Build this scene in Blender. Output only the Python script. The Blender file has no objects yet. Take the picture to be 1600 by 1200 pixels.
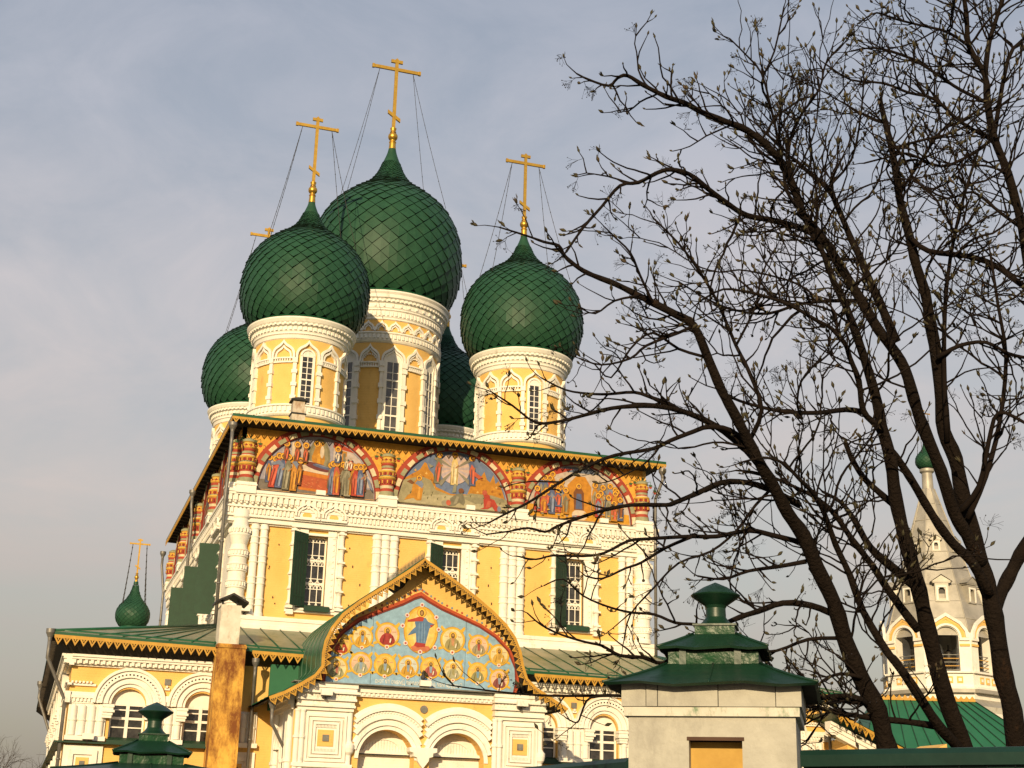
import bpy, bmesh, math, random
from mathutils import Vector, Matrix
from math import sin, cos, pi, radians, sqrt, atan2, exp
random.seed(7)
S = bpy.context.scene
COL = S.collection

# ---------------------------------------------------------------- camera
F_PX, YAW, PITCH, ROLL = 2232.68, 0.3150915, 0.3132318, 0.0258158
CAM = Vector((-16.7865, -59.7734, 1.70))
_f = Vector((sin(YAW)*cos(PITCH), cos(YAW)*cos(PITCH), sin(PITCH)))
_r0 = Vector((cos(YAW), -sin(YAW), 0)); _u0 = _r0.cross(_f)
_r = _r0*cos(ROLL) + _u0*sin(ROLL)
_u = _u0*cos(ROLL) - _r0*sin(ROLL)
cd = bpy.data.cameras.new('camera'); cam = bpy.data.objects.new('camera', cd); COL.objects.link(cam)
cd.sensor_width = 36.0; cd.lens = F_PX/1600*36.0; cd.clip_end = 5000; cd.clip_start = 0.05
M = Matrix((_r, _u, -_f)).transposed().to_4x4(); M.translation = CAM
cam.matrix_world = M
S.camera = cam

def ray(px, py): return _r*((px-800)/F_PX) + _u*((600-py)/F_PX) + _f
def atY(px, py, y):
    d = ray(px, py); return CAM + d*((y-CAM.y)/d.y)
def atT(px, py, t): return CAM + ray(px, py)*t
def xz(px, py, y):
    p = atY(px, py, y); return (p.x, p.z)

# ---------------------------------------------------------------- light
SUN_AZ, SUN_EL = radians(28), radians(17)      # azimuth from -y towards -x
sd = Vector((-sin(SUN_AZ)*cos(SUN_EL), -cos(SUN_AZ)*cos(SUN_EL), sin(SUN_EL)))
ld = bpy.data.lights.new('sun', 'SUN'); ld.energy = 5.0; ld.angle = radians(0.5); ld.color = (1.0, 0.775, 0.46)
sun = bpy.data.objects.new('sun', ld); COL.objects.link(sun)
sun.rotation_euler = sd.to_track_quat('Z', 'Y').to_euler(); sun.location = (-40, -60, 60)
W = bpy.data.worlds.new('World'); S.world = W; W.use_nodes = True
nt = W.node_tree; nt.nodes.clear()
def wn(t, **k):
    n = nt.nodes.new(t)
    for a, b in k.items(): setattr(n, a, b)
    return n
out = wn('ShaderNodeOutputWorld'); bg = wn('ShaderNodeBackground')
sky = wn('ShaderNodeTexSky', sky_type='NISHITA', sun_disc=False)
sky.sun_elevation = SUN_EL; sky.sun_rotation = math.atan2(sd.x, sd.y)
sky.air_density = 1.4; sky.dust_density = 2.5; sky.ozone_density = 1.5
tc = wn('ShaderNodeTexCoord'); mp = wn('ShaderNodeMapping'); mp.inputs['Scale'].default_value = (2.8, 2.8, 5.2)
mp.inputs['Rotation'].default_value = (0.15, 0.25, 0.4)
nz = wn('ShaderNodeTexNoise'); nz.inputs['Scale'].default_value = 2.2; nz.inputs['Detail'].default_value = 9; nz.inputs['Roughness'].default_value = 0.62
nz.inputs['Distortion'].default_value = 0.6
rp = wn('ShaderNodeValToRGB'); rp.color_ramp.elements[0].position = 0.36; rp.color_ramp.elements[1].position = 0.68
rp.color_ramp.elements[0].color = (0.60, 0.60, 0.60, 1); rp.color_ramp.elements[1].color = (0.93, 0.93, 0.93, 1)
mx = wn('ShaderNodeMix', data_type='RGBA')
sx = wn('ShaderNodeSeparateXYZ')
hz = wn('ShaderNodeValToRGB')            # thin cloud: warm grey low down, blue grey high up
e = hz.color_ramp.elements
e[0].position = 0.02; e[0].color = (3.0, 2.6, 2.25, 1)
e[1].position = 0.62; e[1].color = (3.4, 3.85, 4.8, 1)
for p_, c_ in ((.10, (4.4, 3.9, 3.5, 1)), (.22, (5.9, 5.2, 4.9, 1)), (.34, (6.0, 5.55, 5.6, 1)), (.46, (4.8, 4.9, 5.5, 1))):
    ee = hz.color_ramp.elements.new(p_); ee.color = c_
L = nt.links.new
L(tc.outputs['Generated'], mp.inputs['Vector']); L(mp.outputs['Vector'], nz.inputs['Vector'])
L(nz.outputs['Fac'], rp.inputs['Fac']); L(tc.outputs['Generated'], sx.inputs[0]); L(sx.outputs['Z'], hz.inputs['Fac'])
L(rp.outputs['Color'], mx.inputs[0]); L(sky.outputs['Color'], mx.inputs[6]); L(hz.outputs['Color'], mx.inputs[7])
L(mx.outputs[2], bg.inputs['Color']); bg.inputs['Strength'].default_value = 0.10
L(bg.outputs[0], out.inputs[0])
S.view_settings.view_transform = 'Standard'; S.view_settings.look = 'None'; S.view_settings.gamma = 1
S.view_settings.exposure = 0.12
S.cycles.max_bounces = 6; S.cycles.transparent_max_bounces = 8

# ---------------------------------------------------------------- materials
def mk(name, c1, c2=None, rough=0.7, metal=0.0, nscale=3.0, bump=0.15, bscale=40.0, brick=None, stain=None, spec=0.4, bdist=0.02):
    m = bpy.data.materials.new(name); m.use_nodes = True
    n = m.node_tree.nodes; l = m.node_tree.links.new
    b = n['Principled BSDF']; b.inputs['Roughness'].default_value = rough; b.inputs['Metallic'].default_value = metal
    b.inputs['Specular IOR Level'].default_value = spec
    t = n.new('ShaderNodeTexCoord'); co = t.outputs['Object']
    z = n.new('ShaderNodeTexNoise'); z.inputs['Scale'].default_value = nscale; z.inputs['Detail'].default_value = 8; z.inputs['Roughness'].default_value = 0.65
    l(co, z.inputs['Vector'])
    r = n.new('ShaderNodeValToRGB'); r.color_ramp.elements[0].position = 0.35; r.color_ramp.elements[1].position = 0.65
    c2 = c2 or tuple(x*0.82 for x in c1)
    r.color_ramp.elements[0].color = (*c2, 1); r.color_ramp.elements[1].color = (*c1, 1)
    l(z.outputs['Fac'], r.inputs['Fac'])
    src = r.outputs['Color']
    if stain:
        col, amt, sc = stain
        z2 = n.new('ShaderNodeTexNoise'); z2.inputs['Scale'].default_value = sc; z2.inputs['Detail'].default_value = 10; z2.inputs['Roughness'].default_value = 0.75
        mpn = n.new('ShaderNodeMapping'); mpn.inputs['Scale'].default_value = (1, 1, 0.45); l(co, mpn.inputs['Vector']); l(mpn.outputs['Vector'], z2.inputs['Vector'])
        r2 = n.new('ShaderNodeValToRGB'); r2.color_ramp.elements[0].position = 1-amt-0.08; r2.color_ramp.elements[1].position = 1-amt+0.10
        l(z2.outputs['Fac'], r2.inputs['Fac'])
        x = n.new('ShaderNodeMix'); x.data_type = 'RGBA'; l(r2.outputs['Color'], x.inputs[0]); l(src, x.inputs[6]); x.inputs[7].default_value = (*col, 1)
        src = x.outputs[2]
    l(src, b.inputs['Base Color'])
    bp = n.new('ShaderNodeBump'); bp.inputs['Strength'].default_value = bump; bp.inputs['Distance'].default_value = bdist
    z3 = n.new('ShaderNodeTexNoise'); z3.inputs['Scale'].default_value = bscale; z3.inputs['Detail'].default_value = 4; l(co, z3.inputs['Vector'])
    h = z3.outputs['Fac']
    if brick:
        # brick courses showing through the limewash: horizontal joints by height
        wv = n.new('ShaderNodeTexWave'); wv.wave_type = 'BANDS'; wv.bands_direction = 'Z'; wv.inputs['Scale'].default_value = brick; wv.inputs['Distortion'].default_value = 0.6
        wv.inputs['Detail'].default_value = 2; wv.inputs['Detail Scale'].default_value = 1.5
        l(co, wv.inputs['Vector'])
        rr = n.new('ShaderNodeValToRGB'); rr.color_ramp.elements[0].position = 0.0; rr.color_ramp.elements[1].position = 0.18
        l(wv.outputs['Fac'], rr.inputs['Fac'])
        mm = n.new('ShaderNodeMath'); mm.operation = 'MULTIPLY_ADD'; mm.inputs[1].default_value = 0.8
        l(rr.outputs['Color'], mm.inputs[0]); l(h, mm.inputs[2]); h = mm.outputs[0]
    l(h, bp.inputs['Height']); l(bp.outputs['Normal'], b.inputs['Normal'])
    return m
WHITE = mk('white_limewash', (.80, .76, .68), (.70, .655, .57), .85, nscale=1.6, bump=.25, bscale=18, brick=3.2, stain=((.46, .41, .33), .35, 1.7))
WHITE2 = mk('white_plaster', (.80, .76, .68), (.72, .68, .60), .85, nscale=2.5, bump=.2, bscale=25, stain=((.47, .42, .34), .36, 2.6))
YELLOW = mk('ochre_limewash', (.74, .465, .145), (.68, .41, .115), .85, nscale=.9, bump=.3, bscale=14, brick=3.4, stain=((.54, .31, .10), .36, 2.4))
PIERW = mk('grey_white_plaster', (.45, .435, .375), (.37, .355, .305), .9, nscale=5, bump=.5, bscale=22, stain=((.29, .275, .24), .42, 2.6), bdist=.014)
PEEL = mk('peeling_green_on_plaster', (.60, .57, .49), (.5, .47, .4), .85, nscale=6, bump=.3, bscale=60, stain=((.05, .16, .07), .40, 9), bdist=.006)
TILE = mk('green_scale_tile', (.019, .070, .036), (.013, .051, .026), .50, nscale=2.2, bump=.16, bscale=5, spec=.22, stain=((.026, .060, .026), .36, 1.3))
JOINT = mk('dark_tile_joint', (.004, .012, .007), None, .9, spec=.1)
GREENM = mk('green_roof_metal', (.012, .085, .036), (.009, .06, .026), .40, nscale=1.2, bump=.12, bscale=3, stain=((.10, .14, .07), .30, 1.6))
OLDROOF = mk('worn_green_roof', (.19, .20, .105), (.085, .125, .06), .45, nscale=.6, bump=.12, bscale=4, stain=((.27, .25, .155), .52, .9))
DKGREEN = mk('dark_green_paint', (.009, .042, .020), (.007, .032, .015), .6, nscale=3, bump=.1, bscale=12)
CRINK = mk('crinkled_green_metal', (.012, .060, .024), (.007, .036, .016), .36, nscale=9, bump=.7, bscale=8, spec=.22, bdist=.03)
PIERG = mk('dented_green_metal', (.0065, .036, .018), (.0045, .025, .012), .42, nscale=9, bump=.30, bscale=14, spec=.45, bdist=.010)
TENT = mk('grey_tin_sheet', (.42, .39, .33), (.28, .26, .22), .5, metal=.2, nscale=.9, bump=.1, bscale=4, stain=((.17, .155, .13), .34, .8))
BRIGHTG = mk('fresh_green_metal', (.018, .125, .058), (.015, .105, .048), .5, nscale=1.0, bump=.06, bscale=2)
GOLD = mk('gold_leaf', (.62, .375, .065), (.48, .27, .042), .38, metal=.8, nscale=5, bump=.1, bscale=20, stain=((.35, .20, .05), .30, 6))
LACE = mk('ochre_tin_lace', (.50, .275, .035), (.40, .21, .028), .55, nscale=4, bump=.08)
SOFFIT = mk('dark_wood_soffit', (.045, .035, .026), (.028, .022, .016), .9, nscale=3, bump=.3, bscale=8)
GLASS = mk('dark_window_glass', (.050, .048, .048), (.010, .009, .010), .10, nscale=2.4, bump=.03, bscale=3, spec=.6)
GLASSG = mk('grey_window_glass', (.085, .082, .08), (.045, .043, .042), .15, nscale=1.5, bump=.03, bscale=3, spec=.6)
IRON = mk('grey_galvanised_metal', (.21, .20, .185), (.14, .13, .12), .5, metal=.4, nscale=4)
LEDGE = mk('grey_ledge_metal', (.20, .195, .175), (.12, .115, .10), .6, metal=.2, nscale=3, stain=((.32, .29, .22), .34, 4))
RUST = mk('rust_stained_ochre', (.70, .40, .075), (.62, .33, .055), .9, nscale=1.5, bump=.3, bscale=10, stain=((.17, .055, .012), .50, 1.5))
RUSTW = mk('rusty_white_tin', (.58, .52, .43), (.44, .36, .26), .7, nscale=3, stain=((.24, .10, .035), .42, 2.6))
SOOTW = mk('smoky_white_plaster', (.68, .63, .54), (.56, .50, .41), .9, nscale=3, stain=((.30, .24, .16), .38, 2.2))
BLACK = mk('black_tin', (.018, .016, .015), None, .5)
WIRE = mk('dark_wire', (.03, .028, .026), None, .6)
BRICKR = mk('brown_brick', (.085, .045, .028), (.06, .03, .02), .9)
NICHE = mk('niche_ochre', (.52, .33, .085), (.42, .25, .06), .9, nscale=6, bump=.3, bscale=25, stain=((.30, .19, .06), .34, 4), bdist=.008)
FENCEG = mk('teal_green_boards', (.007, .034, .026), (.005, .026, .020), .5, nscale=4, bump=.12, bscale=10)
BARK = mk('brown_bark', (.0150, .0105, .0080), (.009, .0062, .0048), .95, nscale=14, bump=.9, bscale=55, stain=((.040, .021, .011), .33, 6), bdist=.02, spec=.08)
TWIG = mk('brown_twig', (.0130, .0088, .0070), (.009, .0062, .005), .9, nscale=8, spec=.08)
BUD = mk('olive_bud', (.050, .044, .016), (.024, .020, .009), .8, nscale=25, stain=((.065, .035, .018), .42, 18))
BERRY = mk('dried_berry', (.014, .011, .012), None, .6)
BARKF = mk('far_bark', (.075, .06, .05), None, .95)
GROUND = mk('spring_ground', (.10, .09, .05), (.06, .07, .03), .95, nscale=.4, bump=.5, bscale=6)
ASPH = mk('worn_asphalt', (.06, .058, .055), (.045, .044, .042), .9, nscale=2)
PIGEON = mk('pigeon_feather', (.045, .045, .055), (.03, .03, .036), .7, nscale=20)
_pc = {}
def P(r, g, b):
    k = (round(r, 3), round(g, 3), round(b, 3))
    if k not in _pc:
        _pc[k] = mk('paint_%02d' % len(_pc), k, tuple(x*.72 for x in k), .8, nscale=5.5, bump=.1, bscale=20)
    return _pc[k]

# ---------------------------------------------------------------- mesh builder
class MB:
    def __init__(s, f=None):
        s.v = []; s.fc = []; s.mi = []; s.mats = []; s.sm = []; s.f = f or (lambda u, n, z: (u, -n, z))
    def m(s, mat):
        if mat not in s.mats: s.mats.append(mat)
        return s.mats.index(mat)
    def add(s, vs, fs, mat, smooth=False, raw=False):
        b = len(s.v); i = s.m(mat)
        s.v += [tuple(p) for p in vs] if raw else [tuple(s.f(*p)) for p in vs]
        for q in fs: s.fc.append([b+k for k in q]); s.mi.append(i); s.sm.append(smooth)
    def box(s, u0, u1, n0, n1, z0, z1, mat):
        vs = [(u, n, z) for u in (u0, u1) for n in (n0, n1) for z in (z0, z1)]
        s.add(vs, [(0, 1, 3, 2), (4, 6, 7, 5), (0, 4, 5, 1), (2, 3, 7, 6), (0, 2, 6, 4), (1, 5, 7, 3)], mat)
    def prism(s, poly, n0, n1, mat, back=False):
        k = len(poly)
        vs = [(u, n1, z) for u, z in poly] + [(u, n0, z) for u, z in poly]
        fs = [tuple(range(k))] + [(i, (i+1) % k, k+(i+1) % k, k+i) for i in range(k)]
        if back: fs.append(tuple(range(2*k-1, k-1, -1)))
        s.add(vs, fs, mat)
    def plate(s, outer, holes, n0, n1, mat, back=False):
        bm = bmesh.new(); loops = []
        for lp in [outer]+holes:
            vv = [bm.verts.new((u, z, 0)) for u, z in lp]; loops.append(vv)
            for i in range(len(vv)): bm.edges.new((vv[i], vv[(i+1) % len(vv)]))
        bmesh.ops.triangle_fill(bm, use_beauty=True, use_dissolve=False, edges=bm.edges[:])
        bm.verts.index_update()
        co = [(v.co.x, v.co.y) for v in bm.verts]; fs = [tuple(v.index for v in f.verts) for f in bm.faces]
        s.add([(u, n1, z) for u, z in co], fs, mat)
        if back: s.add([(u, n0, z) for u, z in co], [q[::-1] for q in fs], mat)
        for lp in [outer]+holes:
            k = len(lp)
            s.add([(u, n1, z) for u, z in lp]+[(u, n0, z) for u, z in lp], [(i, (i+1) % k, k+(i+1) % k, k+i) for i in range(k)], mat)
        bm.free()
    def band(s, A, B, n0, n1, mat, closed=False):
        k = len(A); vs = []
        for i in range(k):
            vs += [(A[i][0], n1, A[i][1]), (B[i][0], n1, B[i][1]), (B[i][0], n0, B[i][1]), (A[i][0], n0, A[i][1])]
        fs = []
        for i in range(k if closed else k-1):
            a = 4*i; b = 4*((i+1) % k)
            for j in (0, 1, 3): fs.append((a+j, a+(j+1) % 4, b+(j+1) % 4, b+j))
        if not closed: fs += [(0, 1, 2, 3), (4*k-1, 4*k-2, 4*k-3, 4*k-4)]
        s.add(vs, fs, mat)
    def arc(s, cu, cz, r0, r1, a0, a1, n0, n1, mat, seg=24, sq=1.0):
        A = [(cu+r0*cos(radians(a0+(a1-a0)*i/seg)), cz+sq*r0*sin(radians(a0+(a1-a0)*i/seg))) for i in range(seg+1)]
        B = [(cu+r1*cos(radians(a0+(a1-a0)*i/seg)), cz+sq*r1*sin(radians(a0+(a1-a0)*i/seg))) for i in range(seg+1)]
        s.band(A, B, n0, n1, mat)
    def disc(s, cu, cz, r, n, mat, seg=14, ry=None, n0=None):
        ry = ry or r
        s.prism([(cu+r*cos(2*pi*i/seg), cz+ry*sin(2*pi*i/seg)) for i in range(seg)], n-.006 if n0 is None else n0, n, mat)
    def lathe(s, cu, cn, prof, mats, seg=16, a0=0, a1=360, smooth=True):
        full = abs(a1-a0) >= 360; k = seg if full else seg+1
        if not isinstance(mats, list): mats = [mats]*(len(prof)-1)
        ring = [[(cu+r*cos(radians(a0+(a1-a0)*i/seg)), cn+r*sin(radians(a0+(a1-a0)*i/seg)), z) for i in range(k)] for r, z in prof]
        for j in range(len(prof)-1):
            fs = [(i, (i+1) % k, k+(i+1) % k, k+i) for i in range(k if full else k-1)]
            s.add(ring[j]+ring[j+1], fs, mats[j], smooth)
    def tube(s, pts, r, mat, seg=6, r1=None, raw=True, cap=True):
        pts = [Vector(p) for p in pts]; k = len(pts); r1 = r if r1 is None else r1
        vs = []; up = None
        for i, p in enumerate(pts):
            d = (pts[min(i+1, k-1)]-pts[max(i-1, 0)]).normalized()
            if up is None:
                up = d.orthogonal().normalized()
            up = (up-d*up.dot(d)); up = up.normalized() if up.length > 1e-6 else d.orthogonal().normalized()
            w = d.cross(up); rr = (r[i] if isinstance(r, (list, tuple)) else r+(r1-r)*i/(k-1))
            vs += [p+(up*cos(2*pi*j/seg)+w*sin(2*pi*j/seg))*rr for j in range(seg)]
        fs = [(i*seg+j, i*seg+(j+1) % seg, (i+1)*seg+(j+1) % seg, (i+1)*seg+j) for i in range(k-1) for j in range(seg)]
        if cap: fs += [tuple(range(seg-1, -1, -1)), tuple(range((k-1)*seg, k*seg))]
        s.add(vs, fs, mat, True, raw=raw)
    def build(s, name, parent=None, recalc=True, **props):
        me = bpy.data.meshes.new(name); me.from_pydata(s.v, [], s.fc)
        for m in s.mats: me.materials.append(m)
        me.polygons.foreach_set('material_index', s.mi); me.polygons.foreach_set('use_smooth', s.sm)
        if recalc:
            bm = bmesh.new(); bm.from_mesh(me); bmesh.ops.recalc_face_normals(bm, faces=bm.faces[:]); bm.to_mesh(me); bm.free()
        me.update()
        o = bpy.data.objects.new(name, me); COL.objects.link(o)
        if parent: o.parent = parent
        for k, v in props.items(): o[k] = v
        return o
def thing(name, label, cat, loc=(0, 0, 0), group=None):
    o = bpy.data.objects.new(name, None); COL.objects.link(o); o.location = loc
    o.empty_display_size = .3; o['label'] = label; o['category'] = cat
    if group: o['group'] = group
    return o
def tag(o, label, cat, group=None):
    o['label'] = label; o['category'] = cat
    if group: o['group'] = group
    return o
def yawf(ox, oy, a):
    ca, sa = cos(a), sin(a)
    return lambda u, n, z: (ox+u*ca+n*sa, oy+u*sa-n*ca, z)

# ---------------------------------------------------------------- setting: ground and path
g = MB(); g.add([(-900, -900, 0), (900, -900, 0), (900, 900, 0), (-900, 900, 0)], [(0, 1, 2, 3)], GROUND, raw=True)
g.build('ground', recalc=False, kind='structure')
g = MB(); a = radians(-33)
g.f = yawf(-13.5, -54.4, a); g.add([(-30, -2, .02), (60, -2, .02), (60, 12, .02), (-30, 12, .02)], [(0, 1, 2, 3)], ASPH)
g.build('road', recalc=False, kind='structure')

# ================================================================ CATHEDRAL
CH = thing('cathedral', 'yellow and white cathedral with five green onion domes and painted gables', 'cathedral')
WX, LEN, ZE = 9.40, 27.2, 18.88           # half width, length, eave height
FRONT = lambda u, n, z: (u, -n, z)
LEFT = lambda u, n, z: (-WX-n, u, z)
RIGHT = lambda u, n, z: (WX+n, u, z)
rect = lambda u0, u1, z0, z1: [(u0, z0), (u1, z0), (u1, z1), (u0, z1)]
RED = P(.36, .055, .028); CREAM = P(.66, .56, .36); OLIVE = P(.30, .29, .17); ORANGE = P(.74, .36, .055); DKRED = P(.24, .03, .02)
OCHRE = P(.62, .36, .06); HALO = P(.80, .46, .05); SKIN = P(.36, .19, .07); LGREEN = P(.05, .11, .035)

# walls of the main block
wb = MB(FRONT)
WINX = [-5.85, 0.10, 5.88]
wb.plate(rect(-WX, WX, 0, ZE), [rect(c-.43, c+.43, 11.12, 14.12) for c in WINX], -.45, 0, YELLOW)
for a_, b_ in ((-7.9, -6.95), (-4.5, -3.5), (-2.25, -1.1), (1.2, 2.3), (3.5, 4.85), (7.0, 7.9)):      # rusty hooks and chipped spots
    for _ in range(5):
        u = random.uniform(a_, b_); z = random.uniform(10.9, 14.2); wb.box(u-.016, u+.016, 0, .05, z-random.uniform(.02, .07), z+.03, BRICKR)
wb.f = LEFT; LWIN = [4.2, 10.3, 16.8, 23.3]
wb.plate(rect(0, LEN, 0, ZE), [rect(c-.43, c+.43, 11.12, 14.12) for c in LWIN], -.45, 0, WHITE)
wb.f = lambda u, n, z: (u, n, z)
wb.add([(WX, 0, 0), (WX, LEN, 0), (WX, LEN, ZE), (WX, 0, ZE)], [(0, 1, 2, 3)], WHITE)
wb.add([(-WX, LEN, 0), (WX, LEN, 0), (WX, LEN, ZE), (-WX, LEN, ZE)], [(0, 1, 2, 3)], WHITE)
wb.build('wall', CH)

def ogee(cu, z0, hw, h, k=1.0):
    L_ = [(-1, 0), (-1.0, .18), (-.96, .34), (-.86, .48), (-.70, .59), (-.50, .67), (-.30, .75), (-.14, .85), (-.05, .93), (0, 1)]
    pts = [(cu+x*hw*k, z0+z*h*k) for x, z in L_]
    return pts + [(cu-x*hw*k, z0+z*h*k) for x, z in L_[-2::-1]]

# ---- roof and eave of the main block
ex, ey0, ey1 = WX+.60, -1.0, LEN+.6
rf = MB(lambda u, n, z: (u, n, z))
zt = 21.4
c = [(-ex, ey0, ZE), (ex, ey0, ZE), (ex, ey1, ZE), (-ex, ey1, ZE)]
rf.add(c+[(0, 9.5, zt), (0, 18.5, zt)], [(0, 1, 4), (1, 2, 5, 4), (2, 3, 5), (3, 0, 4, 5)], GREENM)
cb = [(x, y, ZE-.16) for x, y, z in c]
rf.add(c+cb, [(0, 1, 5, 4), (1, 2, 6, 5), (2, 3, 7, 6), (3, 0, 4, 7)], GREENM)
roof = rf.build('roof', CH)
sf = MB(lambda u, n, z: (u, n, z))
ii = [(-WX+.05, .05, ZE-.30), (WX-.05, .05, ZE-.30), (WX-.05, LEN, ZE-.30), (-WX+.05, LEN, ZE-.30)]
cb2 = [(x*.999, y, ZE-.165) for x, y, z in c]
sf.add(cb2+ii, [(0, 1, 5, 4), (1, 2, 6, 5), (2, 3, 7, 6), (3, 0, 4, 7)], SOFFIT)
for i in range(34):                                  # rafters under the side eave
    y = ey0+.4+i*.83
    sf.box(-ex+.06, -WX, y, y+.12, ZE-.34, ZE-.2, SOFFIT)
sf.build('soffit', roof, recalc=False)

def lace(mb, A, B, h, w, n0, n1, mat=LACE, top=.33, slope_dir=None):
    """hanging tin lace from A to B ((u,z) points): a band, cut-out teeth below it"""
    du, dz = B[0]-A[0], B[1]-A[1]; ln = sqrt(du*du+dz*dz); k = max(1, int(round(ln/w))); du /= k; dz /= k
    for i in range(k):
        u0, z0 = A[0]+du*i, A[1]+dz*i; u1, z1 = u0+du, z0+dz; um, zm = (u0+u1)/2, (z0+z1)/2
        t = top*h
        mb.prism([(u0, z0), (u1, z1), (u1, z1-t), (u0, z0-t)], n0, n1, mat, True)
        # tooth with a pierced cross
        q = .26
        out = [(u0+du*.04, z0-t), (um, zm-h), (u1-du*.04, z1-t)]
        inn = [(u0+du*q, z0+dz*q-t-.02*h), (um, zm-h+.30*h), (u1-du*q, z1-dz*q-t-.02*h)]
        mb.prism([out[0], out[1], inn[1], inn[0]], n0, n1, mat, True)
        mb.prism([out[1], out[2], inn[2], inn[1]], n0, n1, mat, True)
        mb.prism([(um-abs(du)*.07-w*.02, zm-t), (um+abs(du)*.07+w*.02, zm-t), (um+w*.05, zm-t-.20*h), (um-w*.05, zm-t-.20*h)], n0, n1, mat, True)
lb = MB(FRONT); lace(lb, (-ex, ZE-.13), (ex, ZE-.13), .29, .285, -ey0, -ey0+.02)
lb.f = lambda u, n, z: (-ex-n, u, z); lace(lb, (ey0, ZE-.13), (ey1, ZE-.13), .29, .30, .0, .02)
lb.build('eave_lace', roof, recalc=False)

# ---- painted frieze -----------------------------------------------------
class Fresco:
    def __init__(s, mb, cu, cz, R, n): s.mb, s.cu, s.cz, s.R, s.n, s.k = mb, cu, cz, R, n, 0
    def pt(s, u, z):
        z = max(z, .003); d = sqrt(u*u+z*z)
        if d > .994: u, z = u*.994/d, z*.994/d
        return (s.cu+u*s.R, s.cz+z*s.R)
    def poly(s, pts, col):
        s.k += 1; n = s.n+.0005*s.k
        s.mb.prism([s.pt(*p) for p in pts], n-.0004, n, P(col[0]*.90, col[1]*.80, col[2]*.68))
    def blob(s, u, z, ru, rz, col, seg=14, rot=0):
        s.poly([(u+ru*cos(2*pi*i/seg)*cos(rot)-rz*sin(2*pi*i/seg)*sin(rot), z+rz*sin(2*pi*i/seg)*cos(rot)+ru*cos(2*pi*i/seg)*sin(rot)) for i in range(seg)], col)
    def halo(s, u, z, r=.048):
        s.blob(u, z, r*1.22, r*1.22, (.30, .12, .03)); s.blob(u, z, r*1.05, r*1.05, (.80, .46, .05)); s.blob(u, z-.004, r*.60, r*.66, (.10, .05, .025)); s.blob(u, z-.012, r*.42, r*.50, (.42, .22, .09))
    def person(s, u, zf, zh, c1, c2, w=.062, lean=0, halo=True):
        h = zh-zf; d = lambda c, k: tuple(min(.85, x*k) for x in c)
        s.poly([(u-w*1.0+lean*.0, zf), (u-w*.95+lean*.4, zf+h*.45), (u-w*.75+lean*.8, zf+h*.78), (u+lean-w*.3, zh-.03), (u+lean+w*.35, zh-.03), (u+w*.85+lean*.8, zf+h*.75), (u+w*1.0+lean*.4, zf+h*.4), (u+w*.9, zf)], c1)
        s.poly([(u-w*.1, zf+h*.08), (u-w*.9+lean*.5, zf+h*.52), (u+lean*.8-w*.1, zf+h*.80), (u+w*.9+lean*.6, zf+h*.62), (u+w*.55, zf+h*.2)], c2)
        for q in (-.45, .1, .55):
            s.poly([(u+w*q, zf+.03), (u+w*q+lean*.5+.012, zf+h*.62), (u+w*q+lean*.5+.026, zf+h*.60), (u+w*q+.016, zf+.03)], d(c1, .45) if q != .1 else d(c2, 1.6))
        s.poly([(u-w*1.05, zf), (u-w*.9+lean*.4, zf+h*.45), (u-w*.78+lean*.4, zf+h*.45), (u-w*.88, zf)], d(c1, .3))
        s.poly([(u+w*.2+lean*.6, zf+h*.60), (u+w*1.0+lean, zf+h*.70), (u+w*1.1+lean, zf+h*.66), (u+w*.3+lean*.6, zf+h*.55)], (.40, .20, .08))
        if halo: s.halo(u+lean, zh+.012)
        else: s.blob(u+lean, zh, .026, .03, (.5, .42, .36)); 
RD = (.42, .055, .035); RD2 = (.50, .12, .07); BL = (.10, .14, .30); BL2 = (.20, .26, .42); GY = (.20, .20, .15); GY2 = (.30, .30, .24); OC = (.50, .24, .03); BR = (.20, .08, .03); MR = (.16, .045, .05); WH = (.66, .60, .52)
GROUNDG = (.19, .18, .17)
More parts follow.
